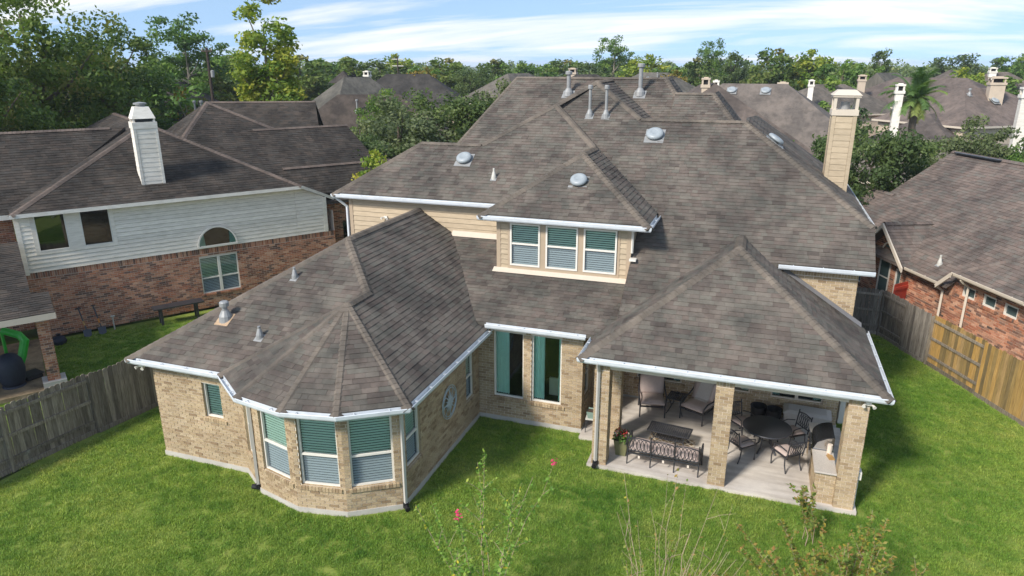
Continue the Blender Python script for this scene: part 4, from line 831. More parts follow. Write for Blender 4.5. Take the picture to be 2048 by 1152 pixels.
def strip(m, a, b, hgt): m.add([a, b, b+V((0, 0, hgt)), a+V((0, 0, hgt)), a+nRR*.06, b+nRR*.06, b+nRR*.06+V((0, 0, hgt)), a+nRR*.06+V((0, 0, hgt))], [(0, 1, 2, 3), (4, 7, 6, 5), (3, 2, 6, 7), (0, 4, 5, 1), (0, 3, 7, 4), (1, 5, 6, 2)])
[part('rake_board', ['trim_beige'], rh, lambda m: strip(m, p_, q_, .17), world=True) for p_, q_ in ((wr(-1.25, .28, 3.96), wr(.3, .28, 2.60)), (wr(-2.8, .28, 2.60), wr(-1.25, .28, 3.96)), (wr(2.2, .30, 2.62), wr(2.8, .30, 3.16)))]
gutter(rh, [wr(2.2, .40, E1), wr(.32, .40, E1)][::-1], mt='trim_beige', soffit=.4); gutter(rh, [wr(2.78, .38, 3.32), wr(5.9, .38, 3.32)], mt='trim_beige', soffit=.45); gutter(rh, [wr(-5.4, .40, E1), wr(-3.65, .40, E1)], mt='trim_beige', soffit=.4)
for a, z in ((2.05, E1), (3.95-.75, 3.30)): part('downspout', ['trim_beige'], rh, lambda m: m.tube([wr(a, .42, z-.1), wr(a, .55, z-.22), wr(a, .74, z-.35), wr(a, .74, 0)], .05, 4), world=True)
vent_pipe(rh, wr(1.3, 1.0, rp(1.0)), -nRR*.68+V((0, 0, 1)), .35, .035, False, mt='pvc_white')
rg = thing('red_gate', 'red stained timber gate standing between the grey fence and brick wall', 'gate', tuple(wr(.45, .2)))
ra = math.atan2(-.35, .94)
MR = Matrix.Translation(wr(.45, .05)) @ Matrix.Rotation(math.atan2(1.79*.4059+.83*.9139, 1.79*.9139-.83*.4059), 4, 'Z') @ Matrix.Diagonal((.54, 1, 1.12, 1))
for i in range(11): part('picket', ['red_stain'], rg, lambda m: m.box(i*.14, i*.14+.132, 0, .022, .05, 1.95, M=MR), world=True)
for z in (.45, 1.15, 1.75): part('rail', ['red_stain'], rg, lambda m: m.box(0, 1.54, -.045, -.002, z, z+.09, M=MR), world=True)
part('brace', ['red_stain'], rg, lambda m: m.add([MR @ V(p) for p in ((.1, -.05, .5), (.2, -.05, .5), (1.45, -.05, 1.75), (1.35, -.05, 1.75))], [(0, 1, 2, 3)]), world=True)

# ------------------------------------------------------------------ fences
def fence(label, p0, p1, hgt=1.83, wd=.14, mt='wood_grey', pat=None, face=1, sect=2.4, post_out=True, railmt=None, dip=.03, kick=True):
    o, u, n, Lg = wbasis(p0, p1); n = n*face
    f = thing('wooden_fence', label, 'fence', tuple(o))
    W = lambda a, z, h: o+u*a+n*h+V((0, 0, z))
    def bx(nm, a, b, h0, h1, z0, z1, mt_, dog=0, tilt=0):
        m = MB(); t = V((u.x, u.y, 0))*tilt
        vs = [W(a, z0, h0), W(b, z0, h0), W(b, z0, h1), W(a, z0, h1), W(a, z1-dog, h0)+t, W(b, z1-dog, h0)+t, W(b, z1-dog, h1)+t, W(a, z1-dog, h1)+t]
        m.add(vs, [(3, 2, 1, 0), (0, 1, 5, 4), (1, 2, 6, 5), (2, 3, 7, 6), (3, 0, 4, 7)]+([] if dog else [(4, 5, 6, 7)]))
        if dog:
            c = (b-a)*.28; m.add([vs[4], vs[5], vs[6], vs[7], W(a+c, z1, h0)+t, W(b-c, z1, h0)+t, W(b-c, z1, h1)+t, W(a+c, z1, h1)+t], [(0, 1, 5, 4), (1, 2, 6, 5), (2, 3, 7, 6), (3, 0, 4, 7), (4, 5, 6, 7)], 0, m.r[0])
        m.build(nm, [mt_], f, origin='c')
    ns = max(1, round(Lg/sect)); sl2 = Lg/ns
    for k in range(ns):
        front = (pat[k % len(pat)] if pat else 1)   # 1: boards towards us, 0: rails towards us
        a0 = k*sl2; a1 = a0+sl2; x = a0
        while x < a1-.03:
            b = min(x+wd-.004, a1); h = .035 if front else -.035
            bx('picket', x, b, h, h+.018, .06, hgt+random.uniform(-dip, dip*.6), mt, .03, random.uniform(-.012, .012)); x += wd
        for z in ((.32, .95, 1.58) if not front else (.4, 1.5)):
            bx('rail', a0+.02, a1-.02, -.014, .026, z, z+.085, railmt or mt)
        bx('post', a0-.045, a0+.045, -.075 if front else -.05, .031 if front else .05, 0, hgt-.06, railmt or mt)
        if kick: bx('kick_board', a0+.02, a1-.02, .055 if front else -.01, .075 if front else .02, 0.0, .135, railmt or mt)
    return f
fence('weathered dark grey picket fence running along the left lawn to the bay wing', (-17.62, 8.4), (-16.0, 19.6), pat=[0, 0, 1, 0], mt='wood_grey', face=1)
fence('short grey return fence closing the side yard behind the right wall', (2.95, 28.7), (5.06, 28.55), pat=[0], mt='wood_grey2', wd=.15)
fence('old grey plank fence with rails facing the lawn beside the red gate', (5.06, 28.53), (6.22, 26.10), pat=[0, 1], sect=1.35, mt='wood_grey2', face=1)
fence('newer golden brown plank fence beside the right lawn', (6.25, 26.05), (10.3, 17.1), pat=[0, 1, 0, 1], sect=2.2, mt='wood_gold', railmt='wood_grey', face=1)

# ------------------------------------------------------------------ patio furniture
SL = .10
def oval(m, c, rx, rz, y=0, r=.009, M=None, seg=14):
    pts = [V((c[0]+rx*math.cos(2*math.pi*i/seg), y, c[1]+rz*math.sin(2*math.pi*i/seg))) for i in range(seg+1)]
    if M: pts = [M @ p for p in pts]
    m.tube(pts, r, 5, cap=False)
def lattice(m, x0, x1, z0, z1, M, k=7, r=.009):
    # interlaced ovals between a top and a bottom rail
    st = (x1-x0)/k
    for i in range(k): oval(m, (x0+st*(i+.5), (z0+z1)/2), st*.95, (z1-z0)/2, 0, r, M)
    for a, b in (((x0, 0, z0), (x1, 0, z0)), ((x0, 0, z1), (x1, 0, z1))):
        n_ = 6; pts = []
        for i in range(n_+1):
            t = i/n_; p = V(a).lerp(V(b), t); p.z += .035*math.sin(math.pi*t) if a[2] == z1 else 0; pts.append(M @ p)
        m.tube(pts, .016, 6)
def cushion(m, x0, x1, y0, y1, z0, z1, M=None, k=6):
    vs = []; fs = []
    for iz, z in enumerate((z0, (z0+z1)/2, z1)):
        for j in range(k+1):
            for i in range(k+1):
                u_, v_ = i/k, j/k; e = min(u_, 1-u_, v_, 1-v_)*k; puff = min(1, e)**.5
                x = x0+(x1-x0)*u_; y = y0+(y1-y0)*v_; zz = (z0+z1)/2+(z-(z0+z1)/2)*(.35+.65*puff) if iz != 1 else z
                if iz == 2: zz += .012*math.sin(3.1*u_+random.random()*.4)
                p = V((x, y, zz)); vs.append(M @ p if M else p)
    n_ = (k+1)**2
    for L0 in (0, 2):
        for j in range(k):
            for i in range(k):
                b = L0*n_+j*(k+1)+i; q = (b, b+1, b+k+2, b+k+1); fs.append(q if L0 else q[::-1])
    ring = [i for i in range(k+1)]+[(j+1)*(k+1)+k for j in range(k)]+[k*(k+1)+k-1-i for i in range(k)]+[(k-1-j)*(k+1) for j in range(k-1)]
    for a, b in zip(ring, ring[1:]+ring[:1]):
        for L0 in (0, 1): fs.append((L0*n_+a, L0*n_+b, (L0+1)*n_+b, (L0+1)*n_+a))
    m.add(vs, fs)
# sofa seen from behind
sofa = thing('patio_sofa', 'black cast metal three panel sofa seen from behind at the patio edge', 'sofa', (-1.53, 16.02, SL), R(-2))
ML = Matrix.Rotation(R(12), 4, 'X')
for k in range(3):
    x0 = -.90+k*.60
    part('back_panel', ['black_iron'], sofa, lambda m: lattice(m, x0+.02, x0+.58, .46, .86, Matrix.Translation((0, .03, 0)) @ ML, 6))
for k in range(4):
    x = -.90+k*.60; part('leg', ['black_iron'], sofa, lambda m: m.tube([(x, .0, 0), (x, .03, .4), (x, -.12, .93)], [.016, .022, .018], 7))
for x in (-.92, .92):
    part('arm', ['black_iron'], sofa, lambda m: (m.tube([(x, -.1, .62), (x, .3, .66), (x, .62, .62), (x, .66, .45)], .022, 7), m.tube([(x, .66, .5), (x, .62, 0)], .02, 7)))
part('seat_frame', ['black_iron'], sofa, lambda m: (m.box(-.90, .90, .02, .05, .30, .34), m.box(-.90, .90, .62, .65, .30, .34), [m.box(-.9+i*.3, -.88+i*.3, .05, .62, .31, .33) for i in range(7)]))
for k in range(3): part('seat_cushion', ['cushion'], sofa, lambda m: cushion(m, -.88+k*.59, -.30+k*.59, .05, .68, .345, .47), smooth=True)
for k in range(3): part('label_tag', ['petal_white'], sofa, lambda m: m.box(-.62+k*.62, -.57+k*.62, -.01, .0, .22, .29))
# lounge chairs
def lounge(label, loc, rz, throw=False):
    t = thing('lounge_chair', label, 'armchair', (*loc, SL), rz, 'cushioned lounge chairs on the patio')
    for x in (-.36, .36):
        part('leg', ['black_iron'], t, lambda m: m.tube([(x, -.38, 0), (x, -.36, .36)], .022, 7)); part('leg', ['black_iron'], t, lambda m: m.tube([(x, .36, 0), (x, .30, .36)], .022, 7))
        part('arm', ['black_iron'], t, lambda m: m.tube([(x, -.36, .34), (x*1.08, -.38, .54), (x*1.1, -.2, .62), (x*1.1, .15, .60), (x, .42, .80)], .022, 7))
    part('seat_frame', ['black_iron'], t, lambda m: (m.box(-.37, .37, -.38, -.34, .32, .36), m.box(-.37, .37, .30, .34, .32, .36), m.box(-.37, -.33, -.34, .30, .32, .36), m.box(.33, .37, -.34, .30, .32, .36)))
    part('back_frame', ['black_iron'], t, lambda m: m.tube([(-.36, .34, .36), (-.36, .52, .98), (0, .54, 1.04), (.36, .52, .98), (.36, .34, .36)], .02, 7))
    part('seat_cushion', ['cushion'], t, lambda m: cushion(m, -.34, .34, -.40, .28, .365, .52), smooth=True)
    MBk = Matrix.Translation((0, .30, .46)) @ Matrix.Rotation(R(74), 4, 'X')
    part('back_cushion', ['cushion'], t, lambda m: cushion(m, -.35, .35, 0, .58, -.02, .14, MBk), smooth=True)
    if throw: part('throw', ['throw'], t, lambda m: m.add([MBk @ V(p) for p in ((-.12, .60, -.03), (.26, .60, -.03), (-.12, .61, .16), (.26, .61, .16), (-.16, .3, .175), (.25, .3, .175), (-.2, .06, .18), (.22, .06, .18), (-.22, -.02, .26), (.2, -.02, .27))], [(0, 1, 3, 2), (2, 3, 5, 4), (4, 5, 7, 6), (6, 7, 9, 8)]))
    return t
lounge('taupe cushioned lounge chair at the far left of the patio', (-2.26, 19.15), R(12)); lounge('taupe cushioned lounge chair with a pale throw over its back', (-.92, 19.2), R(-25), True)
def castgrid(m, x0, x1, y0, y1, z, step=.06, r=.010):
    x = x0
    while x <= x1+1e-6: m.box(x-r, x+r, y0, y1, z-.012, z); x += step
    y = y0
    while y <= y1+1e-6: m.box(x0, x1, y-r, y+r, z-.0135, z-.001); y += step
st_ = thing('side_table', 'small square black metal side table between the lounge chairs', 'table', (-1.55, 19.38, SL), R(-8))
part('table_top', ['black_iron'], st_, lambda m: (castgrid(m, -.24, .24, -.24, .24, .52, .06), m.box(-.26, .26, -.26, -.235, .49, .525), m.box(-.26, .26, .235, .26, .49, .525), m.box(-.26, -.235, -.235, .235, .49, .525), m.box(.235, .26, -.235, .235, .49, .525)))
for sx_, sy_ in ((-1, -1), (1, -1), (1, 1), (-1, 1)): part('leg', ['black_iron'], st_, lambda m: m.tube([(sx_*.2, sy_*.2, .5), (sx_*.12, sy_*.12, .25), (sx_*.24, sy_*.24, 0)], .016, 6))
dec = thing('black_lantern_bowl', 'small black ornament on the side table between the lounge chairs', 'ornament', (-1.55, 19.38, SL+.526)); part('bowl', ['black_iron'], dec, lambda m: m.lathe([(.05, 0), (.03, .03), (.09, .09), (.08, .09), (.02, .05)], 12)); part('wick', ['black_iron'], dec, lambda m: m.tube([(0, 0, .05), (0, 0, .15)], .012, 6))
rug = thing('patio_rug', 'cream and tan lattice patterned rug beneath the coffee table', 'rug', (-1.48, 17.42, SL), R(-5)); part('pile', ['rug'], rug, lambda m: m.box(-.60, .60, -.38, .42, .004, .014)); part('hem', ['trim_beige'], rug, lambda m: (m.box(-.63, -.60, -.38, .42, .004, .016), m.box(.60, .63, -.38, .42, .004, .016)))
ct = thing('coffee_table', 'rectangular black cast metal coffee table on the patterned rug', 'table', (-1.52, 17.44, SL+.015), R(-6))
part('table_top', ['black_iron'], ct, lambda m: (castgrid(m, -.54, .54, -.24, .24, .42, .054, .011), [m.box(a, b, c, d, .385, .425) for a, b, c, d in ((-.57, .57, -.27, -.245), (-.57, .57, .245, .27), (-.57, -.545, -.245, .245), (.545, .57, -.245, .245))]))
part('shelf', ['black_iron'], ct, lambda m: castgrid(m, -.36, .36, -.15, .15, .17, .06))
for sx_ in (-1, 1):
    for sy_ in (-1, 1): part('leg', ['black_iron'], ct, lambda m: m.tube([(sx_*.48, sy_*.2, .39), (sx_*.38, sy_*.15, .2), (sx_*.50, sy_*.23, 0)], .018, 6))
# dining set
dt = thing('dining_table', 'round black cast metal dining table at the right of the patio', 'table', (.95, 17.92, SL), R(10))
def roundtop(m):
    for rr in (.14, .30, .46): m.tube([(rr*math.cos(2*math.pi*i/36), rr*math.sin(2*math.pi*i/36), .70) for i in range(37)], .012, 5, cap=False)
    m.lathe([(.585, .675), (.62, .675), (.63, .70), (.62, .72), (.585, .72)], 48); m.lathe([(.02, .70), (.08, .70), (.08, .715), (.03, .72)], 20)
    for k in range(44):
        for s_ in (-1, 1):
            pts = []
            for i in range(6):
                t = .08+(.60-.08)*i/5; a = 2*math.pi*k/44+s_*(i/5)*.62; pts.append((t*math.cos(a), t*math.sin(a), .705))
            m.tube(pts, .0085, 4, cap=False)
part('table_top', ['black_iron'], dt, roundtop)
for k in range(4):
    a = math.pi/4+k*math.pi/2; c, s_ = math.cos(a), math.sin(a); part('leg', ['black_iron'], dt, lambda m: m.tube([(.34*c, .34*s_, .69), (.16*c, .16*s_, .40), (.2*c, .2*s_, .15), (.34*c, .34*s_, 0)], [.026, .022, .022, .028], 7))
part('leg_ring', ['black_iron'], dt, lambda m: m.tube([(.17*math.cos(i*.4), .17*math.sin(i*.4), .38) for i in range(17)], .012, 5))
def dchair(label, loc, rz):
    t = thing('dining_chair', label, 'chair', (*loc, SL), rz, 'cast metal chairs round the dining table')
    for x in (-.23, .23):
        part('leg', ['black_iron'], t, lambda m: m.tube([(x, .22, .43), (x*1.05, .25, .2), (x*1.1, .22, 0)], .018, 6)); part('leg', ['black_iron'], t, lambda m: m.tube([(x, -.22, .43), (x, -.24, .2), (x*1.05, -.32, 0)], .018, 6))
        part('arm', ['black_iron'], t, lambda m: m.tube([(x, -.25, .62), (x*1.12, -.02, .66), (x*1.12, .18, .62), (x*1.05, .2, .43)], .016, 6))
    MBk = Matrix.Translation((0, -.22, 0)) @ Matrix.Rotation(R(10), 4, 'X')
    part('backrest', ['black_iron'], t, lambda m: (lattice(m, -.22, .22, .52, .86, MBk, 6, .010), m.tube([MBk @ V((-.24, 0, .42)), MBk @ V((-.25, 0, .93))], .018, 6), m.tube([MBk @ V((.24, 0, .42)), MBk @ V((.25, 0, .93))], .018, 6)))
    part('seat_frame', ['black_iron'], t, lambda m: (m.box(-.25, .25, -.24, .24, .405, .43)))
    part('seat_cushion', ['cushion'], t, lambda m: cushion(m, -.23, .23, -.22, .25, .432, .49), smooth=True)
for lab, x, y in (('black lattice back dining chair nearest the middle brick column', .36, 17.36), ('black lattice back dining chair nearest the grill, back to the lawn', 1.45, 17.28), ('black lattice back dining chair in front of the storage box', 1.62, 18.42), ('black lattice back dining chair in front of the black tubs', .34, 18.52)):
    dchair(lab, (x, y), math.atan2(17.92-y, .95-x)-math.pi/2)
for i, (x, y, lab) in enumerate(((.74, 19.5, 'left one of the two round black tubs by the patio back wall'), (1.15, 19.42, 'right one of the two round black tubs beside the storage box'))):
    t = thing('round_tub', lab, 'tub', (x, y, SL), 0, 'black tubs by the patio wall'); part('body', ['black_plastic'], t, lambda m: m.lathe([(.19, 0), (.215, .50), (.225, .50), (.225, .53), (.20, .53), (.19, .2), (.01, .2)], 28), smooth=False); part('rim', ['black_plastic'], t, lambda m: m.tube([(.222*math.cos(i_*.2244), .222*math.sin(i_*.2244), .53) for i_ in range(29)], .012, 6))
bxx = thing('storage_box', 'long pale grey resin storage box against the patio back wall', 'storage box', (2.03, 19.50, SL), R(-3))
part('body', ['resin_box'], bxx, lambda m: m.box(-.60, .60, -.28, .28, 0, .52), bevel=.02)
part('lid', ['resin_box'], bxx, lambda m: (m.box(-.63, .63, -.31, .31, .522, .565), m.add([(-.63, -.31, .566), (.63, -.31, .566), (.63, .31, .566), (-.63, .31, .566), (-.5, -.2, .62), (.5, -.2, .62), (.5, .22, .62), (-.5, .22, .62)], [(0, 1, 5, 4), (1, 2, 6, 5), (2, 3, 7, 6), (3, 0, 4, 7), (4, 5, 6, 7)])), bevel=.01)
for x in (-.58, .0): part('panel', ['resin_box'], bxx, lambda m: m.box(x+.03, x+.55, -.292, -.281, .06, .44), bevel=.006)
# grill set into the island
part('countertop', ['granite'], house, lambda m: m.box(1.98, 2.468, 15.80, 16.86, .902, .945), world=True, bevel=.01)
part('countertop', ['granite'], house, lambda m: m.box(1.98, 2.468, 17.74, 18.30, .902, .945), world=True, bevel=.01)
gr = thing('built_in_grill', 'stainless steel hooded grill built into the brick island', 'grill', (2.24, 17.30, .90), 0)
part('firebox', ['steel'], gr, lambda m: m.box(-.24, .235, -.42, .42, -.10, .06), bevel=.01)
def hood(m):
    k = 10; vs = []
    for y in (-.41, .41):
        for i in range(k+1):
            a = math.pi*.5*i/k; vs.append((.22-.44*math.sin(a)*1.0, y, .07+.34*math.cos(a)))
        vs += [(.22, y, .07)]
    n_ = k+2; fs = [(i, i+1, n_+i+1, n_+i) for i in range(k)]+[list(range(n_))[::-1], list(range(n_, 2*n_))]+[(k+1, 0, n_, 2*n_-1)]; m.add(vs, fs)
part('hood', ['steel_dark'], gr, hood)
part('hood_side', ['steel'], gr, lambda m: (m.add([(.225, -.425, .06), (.225, -.425, .42), (.05, -.425, .36), (-.15, -.425, .24), (-.23, -.425, .06)], [(0, 1, 2, 3, 4)])))
part('handle', ['steel'], gr, lambda m: m.tube([(-.28, -.34, .14), (-.28, .34, .14)], .016, 8))
part('control_panel', ['steel'], gr, lambda m: m.box(-.275, -.245, -.40, .40, -.11, .03))
for k in range(4): part('knob', ['black_plastic'], gr, lambda m: m.lathe([(.028, 0), (.03, .02), (.022, .035)], 12, M=Matrix.Translation((-.276, -.3+k*.2, -.04)) @ Matrix.Rotation(R(-90), 4, 'Y')))
part('island_door', ['steel'], house, lambda m: m.box(1.985, 2.005, 16.95, 17.65, .2, .72), world=True)
ut = thing('paper_towel_roll', 'white paper roll standing on the granite beside the grill hood', 'paper roll', (2.36, 16.76, .946)); part('roll', ['petal_white'], ut, lambda m: m.lathe([(.055, 0), (.06, .02), (.06, .24), (.02, .24)], 14)); part('core', ['trim_beige'], ut, lambda m: m.lathe([(.018, .24), (.018, .26), (.012, .26)], 8))
cb_ = thing('cutting_board', 'small orange wood board lying on the granite counter', 'board', (2.38, 16.55, .946), R(15)); part('board', ['wood_new'], cb_, lambda m: m.box(-.07, .07, -.11, .11, 0, .02), bevel=.004); part('grip', ['wood_new'], cb_, lambda m: m.box(-.02, .02, .11, .17, .002, .018))
# flower pot and side things
fp = thing('flower_planter', 'tapered olive green planter of red and white flowers at the front column', 'planter', (-2.66, 16.5, SL))
part('pot', ['pot_olive'], fp, lambda m: m.add([(s_*a, t_*a, z) for z, a in ((0, .13), (.46, .19)) for s_, t_ in ((-1, -1), (1, -1), (1, 1), (-1, 1))], [(3, 2, 1, 0), (0, 1, 5, 4), (1, 2, 6, 5), (2, 3, 7, 6), (3, 0, 4, 7)]), bevel=.01)
part('soil', ['soil'], fp, lambda m: m.box(-.175, .175, -.175, .175, .40, .43))
def scatter(m, n_, r, z0, z1, s0, s1, mi=0, seed=1):
    rr = random.Random(seed)
    for i in range(n_):
        a = rr.random()*6.28; q = r*rr.random()**.5; c = V((q*math.cos(a), q*math.sin(a), rr.uniform(z0, z1))); s_ = rr.uniform(s0, s1)
        d = V((rr.gauss(0, 1), rr.gauss(0, 1), rr.gauss(0, 1)+.5)).normalized(); e = d.orthogonal().normalized(); f_ = d.cross(e)
        m.add([c-e*s_, c+f_*s_*.55, c+e*s_, c-f_*s_*.55], [(0, 1, 2, 3)], mi, rr.random())
part('leaves', ['leaf_mid'], fp, lambda m: scatter(m, 220, .24, .43, .62, .03, .06)); part('blooms', ['petal_red', 'petal_white', 'petal_pink'], fp, lambda m: (scatter(m, 60, .2, .58, .68, .02, .04, 0, 2), scatter(m, 30, .2, .56, .66, .02, .035, 1, 3), scatter(m, 20, .22, .5, .66, .02, .035, 2, 4)))
tb = thing('plant_stand', 'small metal plant stand in the passage beside the tall windows', 'stand', (-3.68, 17.42, SL), R(5)); part('stand_top', ['pvc_white'], tb, lambda m: m.box(-.17, .17, -.14, .14, .40, .43)); [part('leg', ['black_iron'], tb, lambda m: m.tube([(x, y, .40), (x*1.1, y*1.1, 0)], .012, 5)) for x in (-.15, .15) for y in (-.12, .12)]
tp = thing('teal_pot', 'square grey green pot on the small plant stand', 'pot', (-3.68, 17.42, SL+.43)); part('pot', ['pot_teal'], tp, lambda m: m.add([(s_*a, t_*a, z) for z, a in ((0, .10), (.22, .14)) for s_, t_ in ((-1, -1), (1, -1), (1, 1), (-1, 1))], [(3, 2, 1, 0), (0, 1, 5, 4), (1, 2, 6, 5), (2, 3, 7, 6), (3, 0, 4, 7)])); part('soil', ['soil'], tp, lambda m: m.box(-.12, .12, -.12, .12, .17, .19))
sc_ = thing('coiled_hose_rack', 'dark garden chair folded in the shaded passage behind the plant stand', 'chair', (-3.55, 18.25, SL), R(20)); part('backrest', ['black_iron'], sc_, lambda m: lattice(m, -.2, .2, .45, .85, Matrix.Identity(4), 5)); part('seat', ['black_iron'], sc_, lambda m: m.box(-.22, .22, -.4, .02, .40, .43)); [part('leg', ['black_iron'], sc_, lambda m: m.tube([(x, y, .4), (x, y, 0)], .015, 5)) for x in (-.2, .2) for y in (-.38, 0)]
sc_.name = 'garden_chair'
# utility boxes beside the right wall, seen between wall and column
ub = thing('utility_cabinet', 'grey white utility cabinet on the side lawn seen past the patio wall', 'cabinet', (3.25, 20.6, 0)); part('body', ['window_white'], ub, lambda m: m.box(-.3, .3, -.25, .25, 0, .95), bevel=.02); part('lid', ['window_white'], ub, lambda m: m.box(-.33, .33, -.28, .28, .952, .99), bevel=.01)
mtr = thing('wall_meter_box', 'small grey box on the outer face of the grill column', 'box', (2.94, 16.0, .85)); part('body', ['window_white'], mtr, lambda m: m.box(-.035, .05, -.12, .12, 0, .2), bevel=.01); part('conduit', ['window_white'], mtr, lambda m: m.tube([(.0, 0, 0), (.0, 0, -.84)], .02, 6))

# ------------------------------------------------------------------ grass
def grass_tuft(name, seed, n=44, h=(.028, .055), rad=.13):
    rr = random.Random(seed); vs = []; fs = []; rn = []
    for i in range(n):
        a = rr.random()*6.28; q = rad*rr.random()**.5; x, y = q*math.cos(a), q*math.sin(a); hh = rr.uniform(*h); b = rr.random()*6.28; ln = rr.uniform(.01, .05); w_ = rr.uniform(.0035, .006)
        dx, dy = math.cos(b), math.sin(b); k = len(vs)
        vs += [(x-dy*w_, y+dx*w_, 0), (x+dy*w_, y-dx*w_, 0), (x+dx*ln*.4+dy*w_*.8, y+dy*ln*.4-dx*w_*.8, hh*.6), (x+dx*ln*.4-dy*w_*.8, y+dy*ln*.4+dx*w_*.8, hh*.6), (x+dx*ln, y+dy*ln, hh)]
        fs += [(k, k+1, k+2, k+3), (k+3, k+2, k+4)]; r = min(1, max(0, rr.gauss(.42, .22))); rn += [r, r]
    return mesh_obj(name, vs, fs, 'grass_blade', None, rn)
tuft = grass_tuft('grass_tuft', 3); tuft.location = (0, 0, -20); tuft.hide_render = True
def gmat():
    # patchy colour: world-space noise pulls the blades between deep green and dry straw
    t = NT('grass_patchy'); a = t.attr(); p = t.pos()
    c = t.ramp(a, [(0, (.085, .17, .02)), (.3, (.155, .275, .034)), (.6, (.245, .385, .052)), (.85, (.37, .475, .09)), (1, (.55, .50, .22))])
    n1 = t.noise(p, .5, 7, .65); c = t.mul(c, t.ramp(n1, [(.3, (.58, .74, .66)), (.44, (.92, .97, .95)), (.58, (1.25, 1.1, 1.35)), (.72, (1.75, 1.25, 2.3))]))
    n3 = t.noise(p, .16, 3, .5); c = t.mul(c, t.ramp(n3, [(.38, (.78, .88, .8)), (.62, (1.32, 1.16, 1.35))])); n2 = t.noise(p, 3.0, 4, .6); c = t.mul(c, t.ramp(n2, [(.35, (.76, .84, .8)), (.65, (1.2, 1.1, 1.1))]))
    b = t.n('ShaderNodeBsdfPrincipled', {'Base Color': c, 'Roughness': .6, 'Specular IOR Level': .25}).outputs[0]
    tl = t.n('ShaderNodeBsdfTranslucent', {0: t.mul(c, (1.2, 1.25, .7, 1))}).outputs[0]
    t.t.links.new(t.n('ShaderNodeMixShader', {0: .3, 1: b, 2: tl}).outputs[0], t.out.inputs[0])
gmat(); tuft.data.materials[0] = MATS['grass_patchy']
def grass(name, label, polys, dens, seed):
    me = bpy.data.meshes.new(name); vs = []; fs = []
    for p in polys: b = len(vs); vs += [(x, y, .002) for x, y in p]; fs.append(list(range(b, b+len(p))))
    me.from_pydata(vs, [], fs); o = bpy.data.objects.new(name, me); COL.objects.link(o); me.materials.append(MATS['grass_patchy'])
    tag(o, label, 'grass', kind='stuff')
    ng = bpy.data.node_groups.new(name, 'GeometryNodeTree'); ng.interface.new_socket('Geometry', in_out='INPUT', socket_type='NodeSocketGeometry'); ng.interface.new_socket('Geometry', in_out='OUTPUT', socket_type='NodeSocketGeometry')
    N = ng.nodes; gi = N.new('NodeGroupInput'); go = N.new('NodeGroupOutput'); dp = N.new('GeometryNodeDistributePointsOnFaces'); ip = N.new('GeometryNodeInstanceOnPoints'); oi = N.new('GeometryNodeObjectInfo'); rv = N.new('FunctionNodeRandomValue'); rs = N.new('FunctionNodeRandomValue')
    dp.inputs['Density'].default_value = dens; dp.inputs['Seed'].default_value = seed; oi.inputs[0].default_value = tuft
    rv.data_type = 'FLOAT_VECTOR'; rv.inputs[0].default_value = (-.12, -.12, 0); rv.inputs[1].default_value = (.12, .12, 6.28); rs.inputs[2].default_value = .7; rs.inputs[3].default_value = 1.25
    lk = ng.links.new; lk(gi.outputs[0], dp.inputs[0]); lk(dp.outputs[0], ip.inputs['Points']); lk(oi.outputs['Geometry'], ip.inputs['Instance']); lk(rv.outputs[0], ip.inputs['Rotation']); lk(rs.outputs[1], ip.inputs['Scale']); lk(ip.outputs[0], go.inputs[0])
    md = o.modifiers.new('grass', 'NODES'); md.node_group = ng; return o
grass('lawn_grass', 'mown green grass covering the back lawn', [[(-17.3, 6.5), (-9.3, 6.5), (-9.3, 11.55), (-10.6, 11.9), (-11.5, 12.5), (-14.25, 12.5), (-14.25, 18.5), (-16.1, 18.5)], [(-9.3, 6.5), (-3.4, 6.5), (-3.4, 17.25), (-7.02, 17.3), (-7.02, 12.4), (-8.15, 11.75), (-9.3, 11.55)], [(-3.4, 6.5), (3.0, 6.5), (3.0, 15.70), (-3.4, 15.70)], [(3.0, 6.5), (9.9, 6.5), (9.9, 17.5), (7.6, 22.6), (6.7, 24.8), (5.0, 28.4), (3.0, 28.4)]], 105, 1)
grass('neighbour_grass', 'short grass in the yard between the left fence and the red brick wall', [[(-19.5, 8), (-17.65, 8), (-16.1, 19.5), (-16.3, 27), (-20.2, 23.4), (-25.0, 16.6)]], 60, 2)

